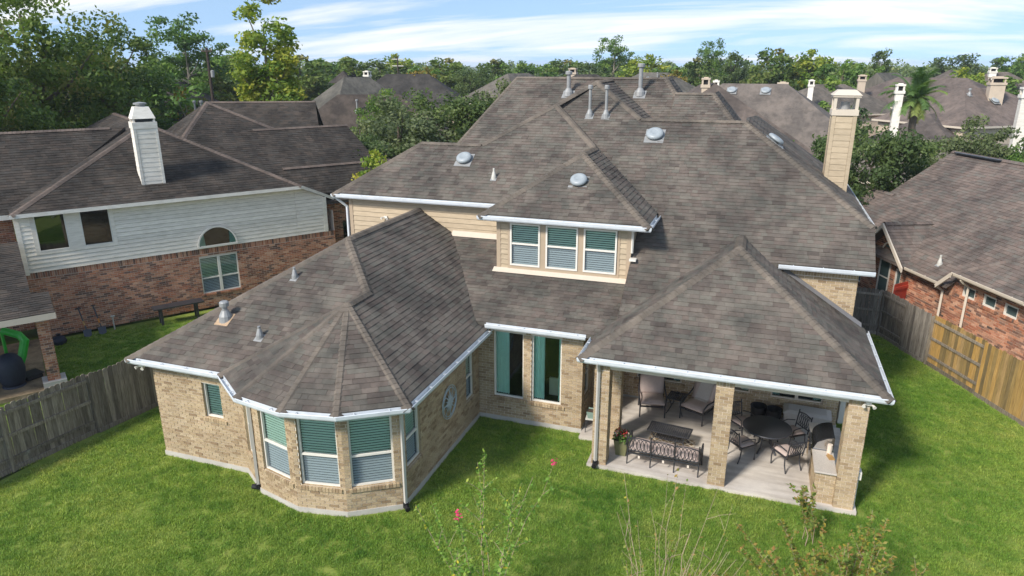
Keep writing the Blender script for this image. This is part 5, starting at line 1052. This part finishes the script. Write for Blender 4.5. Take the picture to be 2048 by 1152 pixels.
# ------------------------------------------------------------------ trees
def fast_mesh(name, verts, nq, mats, rnd):
    me = bpy.data.meshes.new(name); me.vertices.add(len(verts)); me.vertices.foreach_set('co', verts.astype(np.float32).ravel())
    me.loops.add(nq*4); me.loops.foreach_set('vertex_index', np.arange(nq*4, dtype=np.int32)); me.polygons.add(nq)
    me.polygons.foreach_set('loop_start', np.arange(0, nq*4, 4, dtype=np.int32)); me.polygons.foreach_set('loop_total', np.full(nq, 4, dtype=np.int32))
    for m in mats: me.materials.append(MATS[m])
    a = me.attributes.new('rnd', 'FLOAT', 'FACE'); a.data.foreach_set('value', rnd.astype(np.float32)); me.update(); me.validate(); return me
def leaves(rng, cl, per, size, aspect=.55, up=.4):
    # cl: clump centres (n,4) x y z radius
    n = len(cl); c = np.repeat(cl, per, 0); N_ = n*per
    d = rng.normal(size=(N_, 3)); d /= np.linalg.norm(d, axis=1)[:, None]+1e-9
    p = c[:, :3]+d*(c[:, 3:4]*rng.random((N_, 1))**.45)*np.array([1, 1, .72])
    nn = rng.normal(size=(N_, 3))+d*.7; nn[:, 2] += up; nn /= np.linalg.norm(nn, axis=1)[:, None]
    t = rng.normal(size=(N_, 3)); e = np.cross(nn, t); e /= np.linalg.norm(e, axis=1)[:, None]+1e-9; f = np.cross(nn, e)
    s = size*rng.uniform(.6, 1.35, (N_, 1))
    v = np.stack([p-e*s, p+f*s*aspect, p+e*s, p-f*s*aspect], 1).reshape(-1, 3)
    r = np.clip(np.repeat(rng.normal(.45, .2, n), per)+rng.normal(0, .12, N_), 0, 1)
    return v, N_, r
def crown_clumps(rng, n, R_, z0, z1, shape='round', rc=.26):
    out = []
    cz = (z0+z1)/2; hz = (z1-z0)/2; k = 0
    lob = [(rng.uniform(0, 6.28), rng.uniform(-.7, .8), rng.uniform(.12, .34)) for _ in range(7)]
    while len(out) < n:
        d = rng.normal(size=3); d /= np.linalg.norm(d); q = rng.random()**.42
        a = math.atan2(d[1], d[0]); m_ = .78+sum(s*max(0, math.cos(a-b))**4*max(0, 1-abs(d[2]-c)) for b, c, s in lob)
        x, y, z = d[0]*R_*q*m_, d[1]*R_*q*m_, cz+d[2]*hz*q*(.85+.15*m_)
        h = (z-z0)/(z1-z0)
        if shape == 'cone' and math.hypot(x, y) > R_*(1.05-h*.85): continue
        if shape == 'umb' and h < .25 and math.hypot(x, y) < R_*.5: continue
        out.append((x, y, z, R_*rc*rng.uniform(.6, 1.2)))
    return np.array(out)
TREES = {}
def tree_proto(key, seed, h, R_, leafmat, ncl=70, per=90, size=.16, base=.3, shape='round', rc=.26, bark='bark', trunk=.18, lean=0):
    rng = np.random.default_rng(seed); cl = crown_clumps(rng, ncl, R_, h*base, h*.96, shape, rc); cl[:, 0] += lean*cl[:, 2]/h
    v, n, r = leaves(rng, cl, per, size); cm_ = fast_mesh('crown', v, n, [leafmat], r)
    m = MB(); top = V((lean*.8, 0, h*.82)); pts = [V((0, 0, -.1)), V((rng.normal(0, .1)+lean*.15, rng.normal(0, .1), h*.22)), V((lean*.45+rng.normal(0, .15), rng.normal(0, .15), h*.5)), top]
    m.tube(pts, [trunk*1.25, trunk, trunk*.65, trunk*.15], 9)
    for i in rng.choice(len(cl), min(len(cl), 16), replace=False):
        c = V(cl[i, :3]); zb_ = max(h*.16, min(h*.7, c.z-R_*.55)); s_ = pts[0].lerp(top, zb_/(h*.82)); mid = s_.lerp(c, .55)+V((0, 0, -.08*R_)); m.tube([s_, mid, c], [trunk*.42, trunk*.24, trunk*.07], 6)
    tm = bpy.data.meshes.new('trunk'); tm.from_pydata([tuple(p) for p in m.v], [], m.f); tm.materials.append(MATS[bark])
    TREES[key] = (h, R_, cm_, tm)
def tree(key, name, label, x, y, h, wd, rz=None, group=None, z=0):
    h0, R0, cm_, tm = TREES[key]; o = bpy.data.objects.new(name, None); COL.objects.link(o); o.location = (x, y, z); o.rotation_euler = (0, 0, random.random()*6.28 if rz is None else rz)
    s_ = wd/(2*R0); o.scale = (s_, s_, h/h0); tag(o, label, 'tree' if 'shrub' not in name else 'shrub', group)
    for nm, me in (('crown', cm_), ('trunk', tm)):
        c = bpy.data.objects.new(nm, me); COL.objects.link(c); c.parent = o
    return o
tree_proto('oak', 1, 14, 4.6, 'leaf_oak', 130, 150, .125, .22, rc=.24, trunk=.30)
tree_proto('oak2', 2, 13, 4.0, 'leaf_oak', 100, 150, .125, .25, rc=.24, trunk=.24, lean=1.6)
tree_proto('gum', 3, 15, 3.4, 'leaf_gum', 110, 120, .14, .14, 'cone', .24, 'bark_pale', .22)
tree_proto('airy', 4, 15, 3.4, 'leaf_mid', 60, 110, .15, .38, 'umb', .26, 'bark_pale', .2)
tree_proto('mid', 5, 11, 3.0, 'leaf_mid', 80, 60, .22, .16, rc=.28, trunk=.2)
tree_proto('midb', 6, 11, 3.0, 'leaf_oak', 80, 60, .22, .16, rc=.28, trunk=.2)
tree_proto('midc', 16, 11, 3.0, 'leaf_gum', 80, 60, .22, .16, rc=.28, trunk=.2)
tree_proto('gold', 7, 9, 2.4, 'leaf_gold', 60, 55, .2, .15, rc=.3, trunk=.16)
tree_proto('dark', 8, 11, 2.8, 'leaf_dark', 80, 60, .2, .14, rc=.28, trunk=.2)
tree_proto('live', 9, 8, 3.2, 'leaf_dark', 130, 130, .10, .06, rc=.22, trunk=.2)
tree_proto('sage', 10, 8, 3.2, 'leaf_sage', 130, 130, .10, .06, rc=.22, trunk=.2)
tree_proto('magn', 11, 7.5, 1.6, 'leaf_gum', 60, 80, .10, .08, rc=.28, trunk=.12)
tree_proto('live2', 12, 8, 3.0, 'leaf_dark', 120, 130, .095, .05, rc=.22, trunk=.18)
tree_proto('mixg', 13, 8, 3.0, 'leaf_mid', 110, 120, .10, .05, rc=.22, trunk=.18)
tree_proto('bare', 14, 9, 2.4, 'leaf_gold', 26, 14, .14, .3, rc=.3, bark='bark_pale', trunk=.12)
for k, nm, lab, x, y, h, wd in (
    ('oak', 'oak_tree', 'tallest dark oak filling the top left corner', -37.9, 29.1, 15.3, 10.5), ('oak2', 'oak_tree', 'leaning oak with bare limb beside the tallest left oak', -39.5, 35.0, 13.0, 9.0), ('oak', 'oak_tree', 'dark oak cut off by the left edge of the picture', -35.5, 23.5, 12.6, 8.0),
    ('airy', 'tall_tree', 'tall airy tree left of the yellow green sweetgum', -53.7, 57.5, 15.2, 8.0), ('gum', 'sweetgum_tree', 'tall yellow green tree rising behind the left roofs', -31.3, 40.6, 15.2, 8.2), ('mid', 'round_tree', 'mid green tree between the left oaks and the airy tree', -49.8, 48.3, 11.6, 8.5),
    ('midb', 'round_tree', 'olive tree at the foot of the tall airy tree', -56.3, 65.1, 11.4, 8.5), ('dark', 'round_tree', 'low dark tree under the left oaks', -47.7, 38.5, 10.0, 10.5), ('midb', 'round_tree', 'broad green tree right of the sweetgum far behind brown gables', -57.5, 81.1, 11.8, 10.5), ('bare', 'bare_tree', 'nearly bare pale tree behind the left chimney', -37.4, 39.4, 9.0, 5.0), ('bare', 'bare_tree', 'thin bare tree under the left oaks beside the pale roof', -41.0, 36.0, 8.5, 4.5),
    ('sage', 'live_oak', 'grey green live oak left of the back roof', -20.2, 37.6, 8.5, 8.4), ('live', 'live_oak', 'dark broad live oak behind the upper left roof', -18.4, 41.8, 9.2, 9.4), ('sage', 'live_oak', 'grey live oak touching the left end of the back ridge', -17.0, 45.6, 9.3, 6.8), ('magn', 'magnolia_tree', 'bushy yellow green tree beside the upper left gutter', -15.9, 28.3, 7.5, 3.0), ('mixg', 'round_tree', 'green tree behind the grey live oak and the dark left roofs', -30.0, 53.6, 8.7, 5.5), ('live2', 'live_oak', 'shaded live oak between the left wing and the dark roofs', -20.0, 33.0, 7.0, 6.6),
    ('mixg', 'round_tree', 'green tree left of the tan chimney', 1.1, 38.2, 7.4, 5.2), ('live2', 'round_tree', 'dark leafy tree directly behind the tan chimney', 3.2, 36.9, 7.3, 4.4), ('live', 'round_tree', 'large dark bushy tree right of the tan chimney', 5.5, 36.9, 8.1, 6.2), ('live2', 'round_tree', 'low dark tree above the right neighbour roof', 7.6, 38.0, 6.0, 4.6), ('sage', 'round_tree', 'grey green tree above the ridge of the right neighbour', 11.2, 44.1, 7.6, 6.4), ('mixg', 'round_tree', 'green tree at the right edge above the neighbour ridge', 13.3, 43.0, 7.0, 5.0), ('mid', 'round_tree', 'small tree between the far tan roof and the palm', 4.7, 72.8, 7.4, 5.0), ('dark', 'round_tree', 'reddish dark tree left of the red brown roof', 7.2, 66.0, 7.0, 4.0)):
    tree(k, nm, lab, x, y, h, wd)
CT = [(-67.9, 103.4, 12.0, 5.7), (-63.0, 103.0, 11.7, 6.4), (-54.8, 97.4, 11.2, 6.0), (-59.1, 111.8, 12.1, 5.1), (-46.8, 94.9, 10.7, 5.0), (-46.5, 102.4, 11.5, 5.7), (-38.3, 92.6, 10.5, 4.8), (-44.2, 117.0, 11.4, 5.1), (-38.0, 111.7, 11.6, 5.2), (-33.3, 110.2, 11.0, 5.5), (-33.9, 125.9, 11.4, 6.2), (-26.3, 112.6, 10.8, 5.5), (-19.3, 120.3, 12.0, 5.7), (-13.8, 111.7, 10.7, 5.2), (-9.8, 115.2, 11.6, 4.6), (-2.1, 110.5, 11.1, 4.3), (3.5, 107.1, 11.1, 4.1), (11.5, 99.3, 11.2, 3.7), (5.9, 86.8, 9.6, 3.8)]
GRP = 'trees of the wooded line beyond the rooftops'
kinds = ['mid', 'midb', 'dark', 'midc', 'mid', 'midb', 'live', 'midb', 'mid']
ORD = 'first second third fourth fifth sixth seventh eighth ninth tenth eleventh twelfth thirteenth fourteenth fifteenth sixteenth seventeenth eighteenth nineteenth'.split()
KW = dict(mid='mid green', midb='olive green', dark='dark green', midc='yellow green', live='deep green')
CT.sort(key=lambda q: (q[0]*_cy+q[1]*_sy)/(-q[0]*_sy+q[1]*_cy))
for i, (x, y, h, wd) in enumerate(CT): tree(kinds[i % 9], 'round_tree', KW[kinds[i % 9]]+' round tree, '+ORD[i]+' from the left in the wooded line beyond the rooftops', x, y, h, wd*1.5, group=GRP)
for k, nm, lab, x, y, h, wd in (('airy', 'tall_tree', 'tall round headed tree standing above the tree line at the centre', -25.3, 126.7, 15.2, 7.5), ('airy', 'tall_tree', 'small headed tall tree rising above the wooded line right of centre', -8.5, 124.1, 14.4, 6.0), ('dark', 'round_tree', 'dark grey leaved tree right of the small headed tall tree', -5.0, 109.5, 12.3, 5.0), ('midb', 'round_tree', 'broad domed tree above the far tan roof', .6, 100.8, 12.6, 7.0), ('midc', 'round_tree', 'yellow green crowned tree right of the broad domed tree', 5.8, 105.8, 12.3, 7.2), ('mid', 'round_tree', 'bright green tree left of the dark spire topped tree', 9.1, 100.6, 11.6, 6.6), ('dark', 'tall_tree', 'dark tree with a narrow spire above the tan chimney', 15.3, 116.5, 12.6, 5.0),
    ('gold', 'autumn_tree', 'rusty gold tree low in the wooded line left of centre', -42.5, 86.8, 10.0, 5.5), ('gold', 'autumn_tree', 'rusty gold tree low behind the back ridge at right', -11.0, 92.5, 9.7, 6.0), ('midc', 'round_tree', 'yellow green round tree above the far right grey roof', 22.4, 97.8, 10.0, 6.4), ('mid', 'round_tree', 'green tree at far right beside the yellow green round tree', 28.4, 110.5, 9.4, 8.5), ('mid', 'round_tree', 'tallest green tree of the far right edge', 38.5, 140.5, 12.8, 8.0), ('dark', 'round_tree', 'left one of three dark trees on the far right skyline', 31.9, 159.4, 12.0, 8.5), ('dark', 'round_tree', 'middle one of three dark trees on the far right skyline', 37.2, 166.5, 12.6, 8.5), ('dark', 'round_tree', 'right one of three dark trees on the far right skyline', 41.0, 156.5, 11.9, 8.5)):
    tree(k, nm, lab, x, y, h, wd)
# far wood: one mass
rng = np.random.default_rng(5); vv = []; rr_ = []; nn_ = 0
for i in range(330):
    d = rng.uniform(135, 330); a = rng.uniform(-.82, .80); px = math.tan(a)*d
    x = -math.sin(YAW)*d+math.cos(YAW)*px; y = math.cos(YAW)*d+math.sin(YAW)*px; h = rng.uniform(9.5, 10.8)+max(0, rng.normal(0, .7)) + (d-135)*.002
    cl = crown_clumps(rng, 16, rng.uniform(3.2, 5.0), h*.05, h*.97, 'round', .42); cl[:, 0] += x; cl[:, 1] += y
    v, n, r = leaves(rng, cl, 34, .42); vv.append(v); rr_.append(np.clip(r+rng.normal(0, .15), 0, 1)); nn_ += n
wd_ = bpy.data.objects.new('far_woodland', fast_mesh('far_woodland', np.concatenate(vv), nn_, ['leaf_far'], np.concatenate(rr_))); COL.objects.link(wd_); tag(wd_, 'distant woodland closing the horizon behind the houses', 'woodland', kind='stuff')
# undergrowth between the houses
vv = []; rr_ = []; nn_ = 0
for i in range(150):
    d = rng.uniform(55, 130); a = rng.uniform(-.80, .80); px = math.tan(a)*d; x = -math.sin(YAW)*d+math.cos(YAW)*px; y = math.cos(YAW)*d+math.sin(YAW)*px
    h = rng.uniform(2.5, 5.0)
    if d < 75 and a > -.2: h *= .6
    cl = crown_clumps(rng, 12, rng.uniform(1.6, 2.8), 0, h, 'round', .45); cl[:, 0] += x; cl[:, 1] += y
    v, n, r = leaves(rng, cl, 40, .24); vv.append(v); rr_.append(np.clip(r+rng.normal(0, .15), 0, 1)); nn_ += n
ug = bpy.data.objects.new('hedge_undergrowth', fast_mesh('hedge_undergrowth', np.concatenate(vv), nn_, ['leaf_mid'], np.concatenate(rr_))); COL.objects.link(ug); tag(ug, 'low hedges and undergrowth between the far houses', 'hedges', kind='stuff')
# palm
pm = thing('palm_tree', 'feathery palm with drooping fronds in front of the far right roofs', 'palm', (10.3, 58.7, 0))
part('trunk', ['bark'], pm, lambda m: m.tube([(0, 0, 0), (.1, 0, 3), (0, 0, 7.6)], [.3, .22, .26], 10))
prg = random.Random(4)
for k in range(46):
    m = MB(); a = prg.random()*6.28; el = prg.uniform(-.5, 1.35); Ln = prg.uniform(1.9, 2.7); pts = []
    for i in range(9):
        t = i/8; e2 = el-1.25*t*t*(1.2-.3*el); pts.append((t, e2))
    P_ = [V((0, 0, 7.6))]
    for i in range(8): e2 = pts[i][1]; P_.append(P_[-1]+V((math.cos(a)*math.cos(e2), math.sin(a)*math.cos(e2), math.sin(e2)))*(Ln/8))
    m.tube(P_, [.025-.0025*i for i in range(9)], 4, 0, .6); rv_ = prg.uniform(.1, .6) if el > -.1 else prg.uniform(.7, 1)
    side = V((-math.sin(a), math.cos(a), 0))
    for i in range(1, 9):
        for j in range(5):
            t = (j+prg.random())/5; p = P_[i-1].lerp(P_[i], t); d = (P_[i]-P_[i-1]).normalized(); ll = .55*(1-.5*abs(i/8-.45))
            for s_ in (-1, 1):
                q = p+(side*s_*.8+d*.6+V((0, 0, -.25))).normalized()*ll; m.add([p-d*.03, p+d*.07, q], [(0, 1, 2)], 0, rv_)
    m.build('frond', ['palm_leaf'], pm, world=False)

# ------------------------------------------------------------------ foreground shrubs
def shrub(name, label, x, y, seed, nst, h, spread, leafmat, dens, leaf=.05, lo=.3, flowers=0, twigm='twig', lean=(0, 0), yaw=0, branch=3):
    rr = random.Random(seed); t = thing(name, label, 'shrub', (x, y, 0), 0); lv = []
    ms = MB(); ml = MB(); mf = MB()
    for i in range(nst):
        a = rr.random()*6.28; sp = spread*rr.random()**.6; hh = h*rr.uniform(.6, 1.05); end = V((sp*math.cos(a)+lean[0], sp*math.sin(a)+lean[1], hh)); b = V((rr.uniform(-.15, .15), rr.uniform(-.15, .15), 0))
        pts = [b]
        for j in range(1, 7):
            f_ = j/6; pts.append(b.lerp(end, f_)+V((rr.gauss(0, .03), rr.gauss(0, .03), .12*math.sin(math.pi*f_)*rr.random())))
        r0 = rr.uniform(.007, .014); ms = MB(); ms.tube(pts, [r0*(1-.75*j/6) for j in range(7)], 5); 
        tips = [(pts, lo)]
        for q in range(branch):
            j = rr.randint(2, 5); e = pts[j]+V((rr.gauss(0, .22), rr.gauss(0, .22), rr.uniform(.15, .45))); mid = pts[j].lerp(e, .5)+V((0, 0, .03)); ms.tube([pts[j], mid, e], [r0*.5, r0*.35, r0*.15], 4); tips.append(([pts[j], mid, e], 0))
        ms.build('stem', [twigm], t, False)
        for pp, l0 in tips:
            L_ = sum((pp[k+1]-pp[k]).length for k in range(len(pp)-1)); n_ = int(dens*L_)
            for q in range(n_):
                f_ = l0+(1-l0)*rr.random(); k = min(int(f_*(len(pp)-1)), len(pp)-2); p = pp[k].lerp(pp[k+1], f_*(len(pp)-1)-k)
                d = V((rr.gauss(0, 1), rr.gauss(0, 1), rr.gauss(.2, .7))).normalized(); s_ = leaf*rr.uniform(.5, 1.2); nrm = V((rr.gauss(0, .5), rr.gauss(0, .5), 1)).normalized(); e = d.cross(nrm).normalized()*s_*.28
                c = p+d*s_*.5; ml.add([p, c+e, p+d*s_, c-e], [(0, 1, 2, 3)], 0, min(1, max(0, rr.gauss(.42, .26))))
        if i < flowers:
            for q in range(26):
                p = pts[-1]+V((rr.gauss(0, .03), rr.gauss(0, .03), rr.uniform(-.02, .12))); d = V((rr.gauss(0, 1), rr.gauss(0, 1), rr.gauss(0, 1))).normalized(); e = d.orthogonal()*.018; f_ = d.cross(e).normalized()*.018; mf.add([p-e, p+f_, p+e, p-f_], [(0, 1, 2, 3)])
    if ml.v: tag(ml.build('foliage', [leafmat], t, False), kind='stuff')
    if mf.v: mf.build('blossom', ['petal_pink'], t, False)
    return t
shrub('flowering_shrub', 'tall thin leafy shrub with pink blossoms at the bottom centre', -3.85, 9.6, 1, 13, 3.35, 1.5, 'leaf_shrub', 36, .09, .25, 2, branch=3)
shrub('bare_shrub', 'bare pale twiggy shrub in front of the patio edge', -.85, 9.7, 2, 30, 3.0, 1.55, 'leaf_shrub_rust', 5, .07, .5, 0, 'twig', (.2, .5), branch=3)
shrub('leafy_shrub', 'leafy rust tinged shrub at the lower right before the grill column', 2.15, 10.7, 3, 64, 2.15, 2.2, 'leaf_shrub_rust', 85, .085, .25, 0, branch=3)
shrub('young_shrub', 'single slender leafy sprig growing against the grill island', 1.85, 14.3, 5, 4, 1.35, .5, 'leaf_shrub_rust', 50, .10, .2, 0, branch=3)

# ------------------------------------------------------------------ houses beyond
def hip_house(label, x1, y1, x2, y2, z, ze, slope, roofm, wallm='stucco_tan', ext=0, hips=(1, 1), brick=False, wins=2, extra=None):
    t = thing('distant_house', label, 'house', ((x1+x2)/2, (y1+y2)/2, 0)); a = V((x1, y1, z)); b = V((x2, y2, z)); d = (b-a).normalized(); a -= d*ext; b += d*ext; n = V((d.y, -d.x, 0)); w_ = (z-ze)/slope; dz = V((0, 0, z-ze))
    ca = a-d*(w_ if hips[0] else .3); cb2 = b+d*(w_ if hips[1] else .3); m = MB()
    q = [ca+n*w_-dz, cb2+n*w_-dz, cb2-n*w_-dz, ca-n*w_-dz]
    m.add([*q, a, b], [(0, 1, 5, 4), (1, 2, 5), (2, 3, 4, 5), (3, 0, 4), (3, 2, 1, 0)]); rf = m.build('roof', [roofm], t)
    m = MB(); i_ = .4; wq = [ca+n*(w_-i_)+d*i_, cb2+n*(w_-i_)-d*i_, cb2-n*(w_-i_)-d*i_, ca-n*(w_-i_)+d*i_]
    m.add([V((p.x, p.y, 0)) for p in wq]+[V((p.x, p.y, ze-.02)) for p in wq], [(0, 1, 5, 4), (1, 2, 6, 5), (2, 3, 7, 6), (3, 0, 4, 7)])
    for k, (p, r) in enumerate(((a, hips[0]), (b, hips[1]))):
        if not r: m.add([p+n*(w_-i_)-dz, p-n*(w_-i_)-dz, p-V((0, 0, .1))], [(0, 1, 2)])
    m.build('wall', [wallm], t)
    m = MB()
    for p, r in zip(q, q[1:]+q[:1]): m.add([p-V((0, 0, .16)), r-V((0, 0, .16)), r+V((0, 0, .0)), p+V((0, 0, .0))], [(0, 1, 2, 3)])
    m.build('fascia', ['trim_beige'], t)
    # windows on the side that faces us
    best = max(((wq[0], wq[1]), (wq[1], wq[2]), (wq[2], wq[3]), (wq[3], wq[0])), key=lambda e: ((e[1]-e[0]).cross(V((0, 0, 1)))).normalized().dot((CAM-e[0]).normalized()))
    e0, e1 = best; u = (e1-e0); Lh = u.length; u.normalize(); nn = u.cross(V((0, 0, 1)))
    for k in range(wins):
        c = Lh*(k+.7)/(wins+.4); W = lambda aa, zz, hh: V((e0.x, e0.y, 0))+u*aa+nn*hh+V((0, 0, zz)); m = MB()
        m.add([W(c-.5, ze-1.9, .03), W(c+.5, ze-1.9, .03), W(c+.5, ze-.5, .03), W(c-.5, ze-.5, .03)], [(0, 1, 2, 3)]); wn_ = m.build('window', ['window_white'], t)
        for z0, z1 in ((ze-1.82, ze-1.24), (ze-1.16, ze-.58)): mesh_obj('pane', [W(c-.42, z0, .04), W(c+.42, z0, .04), W(c+.42, z1, .04), W(c-.42, z1, .04)], [(0, 1, 2, 3)], 'window_far', None, [.5], wn_)
    if extra: extra(t, rf, d, n)
    return t
def chim(t, x, y, ztop, mt, wd=.8, h=4, cap=True):
    c = part('chimney', [mt], t, lambda m: (m.box(x-wd/2, x+wd/2, y-wd/2, y+wd/2, ztop-h, ztop-.7), m.box(x-wd/2-.07, x+wd/2+.07, y-wd/2-.07, y+wd/2+.07, ztop-.7, ztop-.5)), world=True)
    part('chimney_cap', [mt], c, lambda m: ([m.box(x+s_*wd*.42-.06, x+s_*wd*.42+.06, y+r_*wd*.42-.06, y+r_*wd*.42+.06, ztop-.5, ztop-.18) for s_ in (-1, 1) for r_ in (-1, 1)], m.box(x-wd/2-.05, x+wd/2+.05, y-wd/2-.05, y+wd/2+.05, ztop-.18, ztop-.06), m.prism([(x-wd*.3, y-wd*.3), (x+wd*.3, y-wd*.3), (x+wd*.3, y+wd*.3), (x-wd*.3, y+wd*.3)], ztop-.06, ztop)), world=True)
    part('chimney_core', ['dark_room'], c, lambda m: m.box(x-wd*.3, x+wd*.3, y-wd*.3, y+wd*.3, ztop-.5, ztop-.2), world=True)
def rvents(*ps):
    def f(t, rf, d, n):
        for (s_, dn, hh, kind) in ps:
            o = V((t.location.x, t.location.y, 0))+d*s_+n*dn
            if kind == 'd': dome_vent(t, o+V((0, 0, hh)), n*.7+V((0, 0, 1)), .34)
            else: vent_pipe(t, o+V((0, 0, hh)), n*.7+V((0, 0, 1)), kind, .07)
    return f
def b1x(t, rf, d, n): chim(t, -3.9, 51.9, 9.15, 'stucco_tan', .5, 3); chim(t, -3.3, 53.2, 8.95, 'siding_cream', .35, 3); chim(t, 1.2, 58.0, 8.75, 'stucco_tan', .7, 3); rvents((-1.5, .8, 8.1, 'd'), (.9, .8, 8.1, 'd'), (1.0, 6.5, 4.0, 1.3), (0, 4.6, 5.35, .4))(t, rf, d, n)
hip_house('tan grey hipped roof house directly behind at the right with dome vents', -2.8, 57.5, 1.2, 57.2, 8.6, 3.0, .70, 'shingle_red', ext=.3, extra=b1x)
hip_house('house with a short ridge turned towards us left of the dome vents roof', -4.3, 55.5, -3.3, 52.0, 8.75, 4.5, .75, 'shingle')
def b2x(t, rf, d, n): chim(t, 9.9, 88.1, 8.9, 'stucco_tan', .75, 3.6)
hip_house('red brown roofed house with tan chimney behind the palm', 14.0, 92.0, 20.0, 88.5, 8.6, 5.6, .55, 'shingle_red', 'brick_red', extra=b2x, wins=0)
def b3x(t, rf, d, n): chim(t, 18.6, 72.3, 9.0, 'stucco_tan', 1.1, 3); rvents((-.6, 2.0, 7.0, 'd'), (-2.4, 1.0, 7.5, .4))(t, rf, d, n)
hip_house('tan two storey house with a chimney at the far right', 16.3, 72.5, 19.3, 74.8, 8.0, 5.2, .58, 'shingle_red', 'stucco_tan', extra=b3x, wins=2)
hip_house('low wing with dome vent in front of the far right two storey house', 13.2, 68.6, 14.4, 70.6, 6.0, 3.0, .60, 'shingle_red', 'brick_red', wins=1, extra=rvents((0, 3.0, 4.3, 'd')))
def wc(t, rf, d, n): chim(t, 15.3, 52.8, 8.7, 'siding_cream', .6, 7); chim(t, 9.0, 57.6, 8.7, 'siding_cream', .5, 5)
hip_house('low grey roofed house with two white chimneys beyond the right trees', 10.5, 56.8, 16.0, 54.6, 5.0, 2.8, .6, 'shingle', 'brick_red', extra=wc, wins=1)
hip_house('small tan gabled house with white cap right of the tan chimney', 12.4, 97.0, 15.2, 101.0, 9.0, 6.3, .9, 'shingle', hips=(0, 1), wins=1)
hip_house('house with a slate blue roof patch left of the tan chimney', 5.2, 86.0, 8.2, 88.0, 7.9, 5.0, .6, 'shingle', wins=1, extra=lambda t, rf, d, n: chim(t, 4.4, 80.5, 8.5, 'siding_cream', .5, 4))
hip_house('far grey roof among trees above the far right two storey house', 24.5, 119.0, 28.0, 127.0, 9.2, 6.0, .7, 'shingle', wins=1); hip_house('small far roof at the right behind the yellow green tree', 27.8, 112.0, 30.0, 112.5, 9.0, 6.0, .7, 'shingle', wins=1, extra=lambda t, rf, d, n: chim(t, 27.8, 111, 9.6, 'siding_cream', .8, 2))
hip_house('pale tan roof peeking above the back ridge at the left', -29.8, 83.9, -28.6, 88.6, 8.9, 5.6, .7, 'shingle'); hip_house('far roof with brick chimney above the back ridge', -20.2, 79.7, -18.2, 81.5, 8.9, 5.6, .7, 'shingle_dark', extra=lambda t, rf, d, n: chim(t, -20.6, 80, 9.6, 'stucco_tan', .8, 2))
hip_house('grey roof with dome vent behind the right end of the back ridge', -14.8, 93.2, -11.6, 90.6, 9.0, 4.6, .7, 'shingle', ext=.4, extra=rvents((0, 1.2, 8.2, 'd'), (1.6, 1.0, 8.2, .7)))
hip_house('brown gabled house far behind the left roofs, tallest of its row', -62.0, 98.5, -63.5, 104.0, 9.0, 4.6, .95, 'shingle_dark'); hip_house('long brown roofed house left of the grey live oak', -45.7, 82.7, -40.7, 84.5, 8.8, 4.6, .7, 'shingle_dark', extra=lambda t, rf, d, n: chim(t, -47.5, 81, 9.2, 'siding_cream', .7, 4)); hip_house('large dark roof just beyond the left neighbour', -37.5, 58.4, -32.5, 61.0, 7.3, 3.0, .72, 'shingle_dark', extra=rvents((-1, 2, 5.9, .9))); hip_house('steep brown gable between the long brown roof and the dark roof', -44.0, 70.0, -42.6, 73.0, 8.6, 4.2, .95, 'shingle')
hip_house('pale tan roof seen through the left oaks', -53.0, 44.2, -56.0, 49.0, 7.9, 4.0, .7, 'shingle'); hip_house('dark roof slope between the left trees and the utility pole', -51.5, 53.2, -53.3, 56.4, 8.4, 4.0, .8, 'shingle_dark')
# utility pole
up = thing('utility_pole', 'dark wooden utility pole among the left trees', 'pole', (-40.9, 46.0, 0)); part('pole', ['pole_dark'], up, lambda m: m.tube([(0, 0, 0), (0, 0, 11.2)], [.15, .10], 9)); part('crossarm', ['pole_dark'], up, lambda m: m.box(-.5, .5, -.05, .05, 10.9, 11.0)); [part('insulator', ['pvc_white'], up, lambda m: m.lathe([(.04, 11.0), (.05, 11.1), (.02, 11.15)], 8, (x, 0, 0))) for x in (-.45, .45)]; part('transformer', ['vent_metal'], up, lambda m: m.lathe([(.12, 9.0), (.14, 9.05), (.14, 9.5), (.05, 9.55)], 12, (.28, 0, 0)))
for k, (x, y, lab) in enumerate(((-49.0, 92.0, 'far utility pole with white insulators above the brown gables'),)):
    up = thing('utility_pole', lab, 'pole', (x, y, 0)); part('pole', ['pole_dark'], up, lambda m: m.tube([(0, 0, 0), (0, 0, 11.0)], [.15, .10], 8)); part('crossarm', ['pvc_white'], up, lambda m: m.box(-.9, .9, -.05, .05, 10.6, 10.7)); part('crossarm', ['pvc_white'], up, lambda m: m.box(-.9, .9, -.05, .05, 9.7, 9.8))

# ------------------------------------------------------------------ thin haze
hz = MB(); hz.box(-1600, 1600, -400, 2600, -1.2, 17.5); ho = mesh_obj('haze', hz.v, hz.f, [])
hm = bpy.data.materials.new('haze_air'); hm.use_nodes = True; hm.node_tree.nodes.clear(); ht = hm.node_tree
hout = ht.nodes.new('ShaderNodeOutputMaterial'); hv = ht.nodes.new('ShaderNodeVolumePrincipled'); hv.inputs['Color'].default_value = (.86, .92, 1, 1); hv.inputs['Density'].default_value = .00032
ht.links.new(hv.outputs[0], hout.inputs['Volume']); ho.data.materials.append(hm); ho['kind'] = 'stuff'; ho['label'] = 'faint blue haze hanging over the distant trees'; ho['category'] = 'haze'
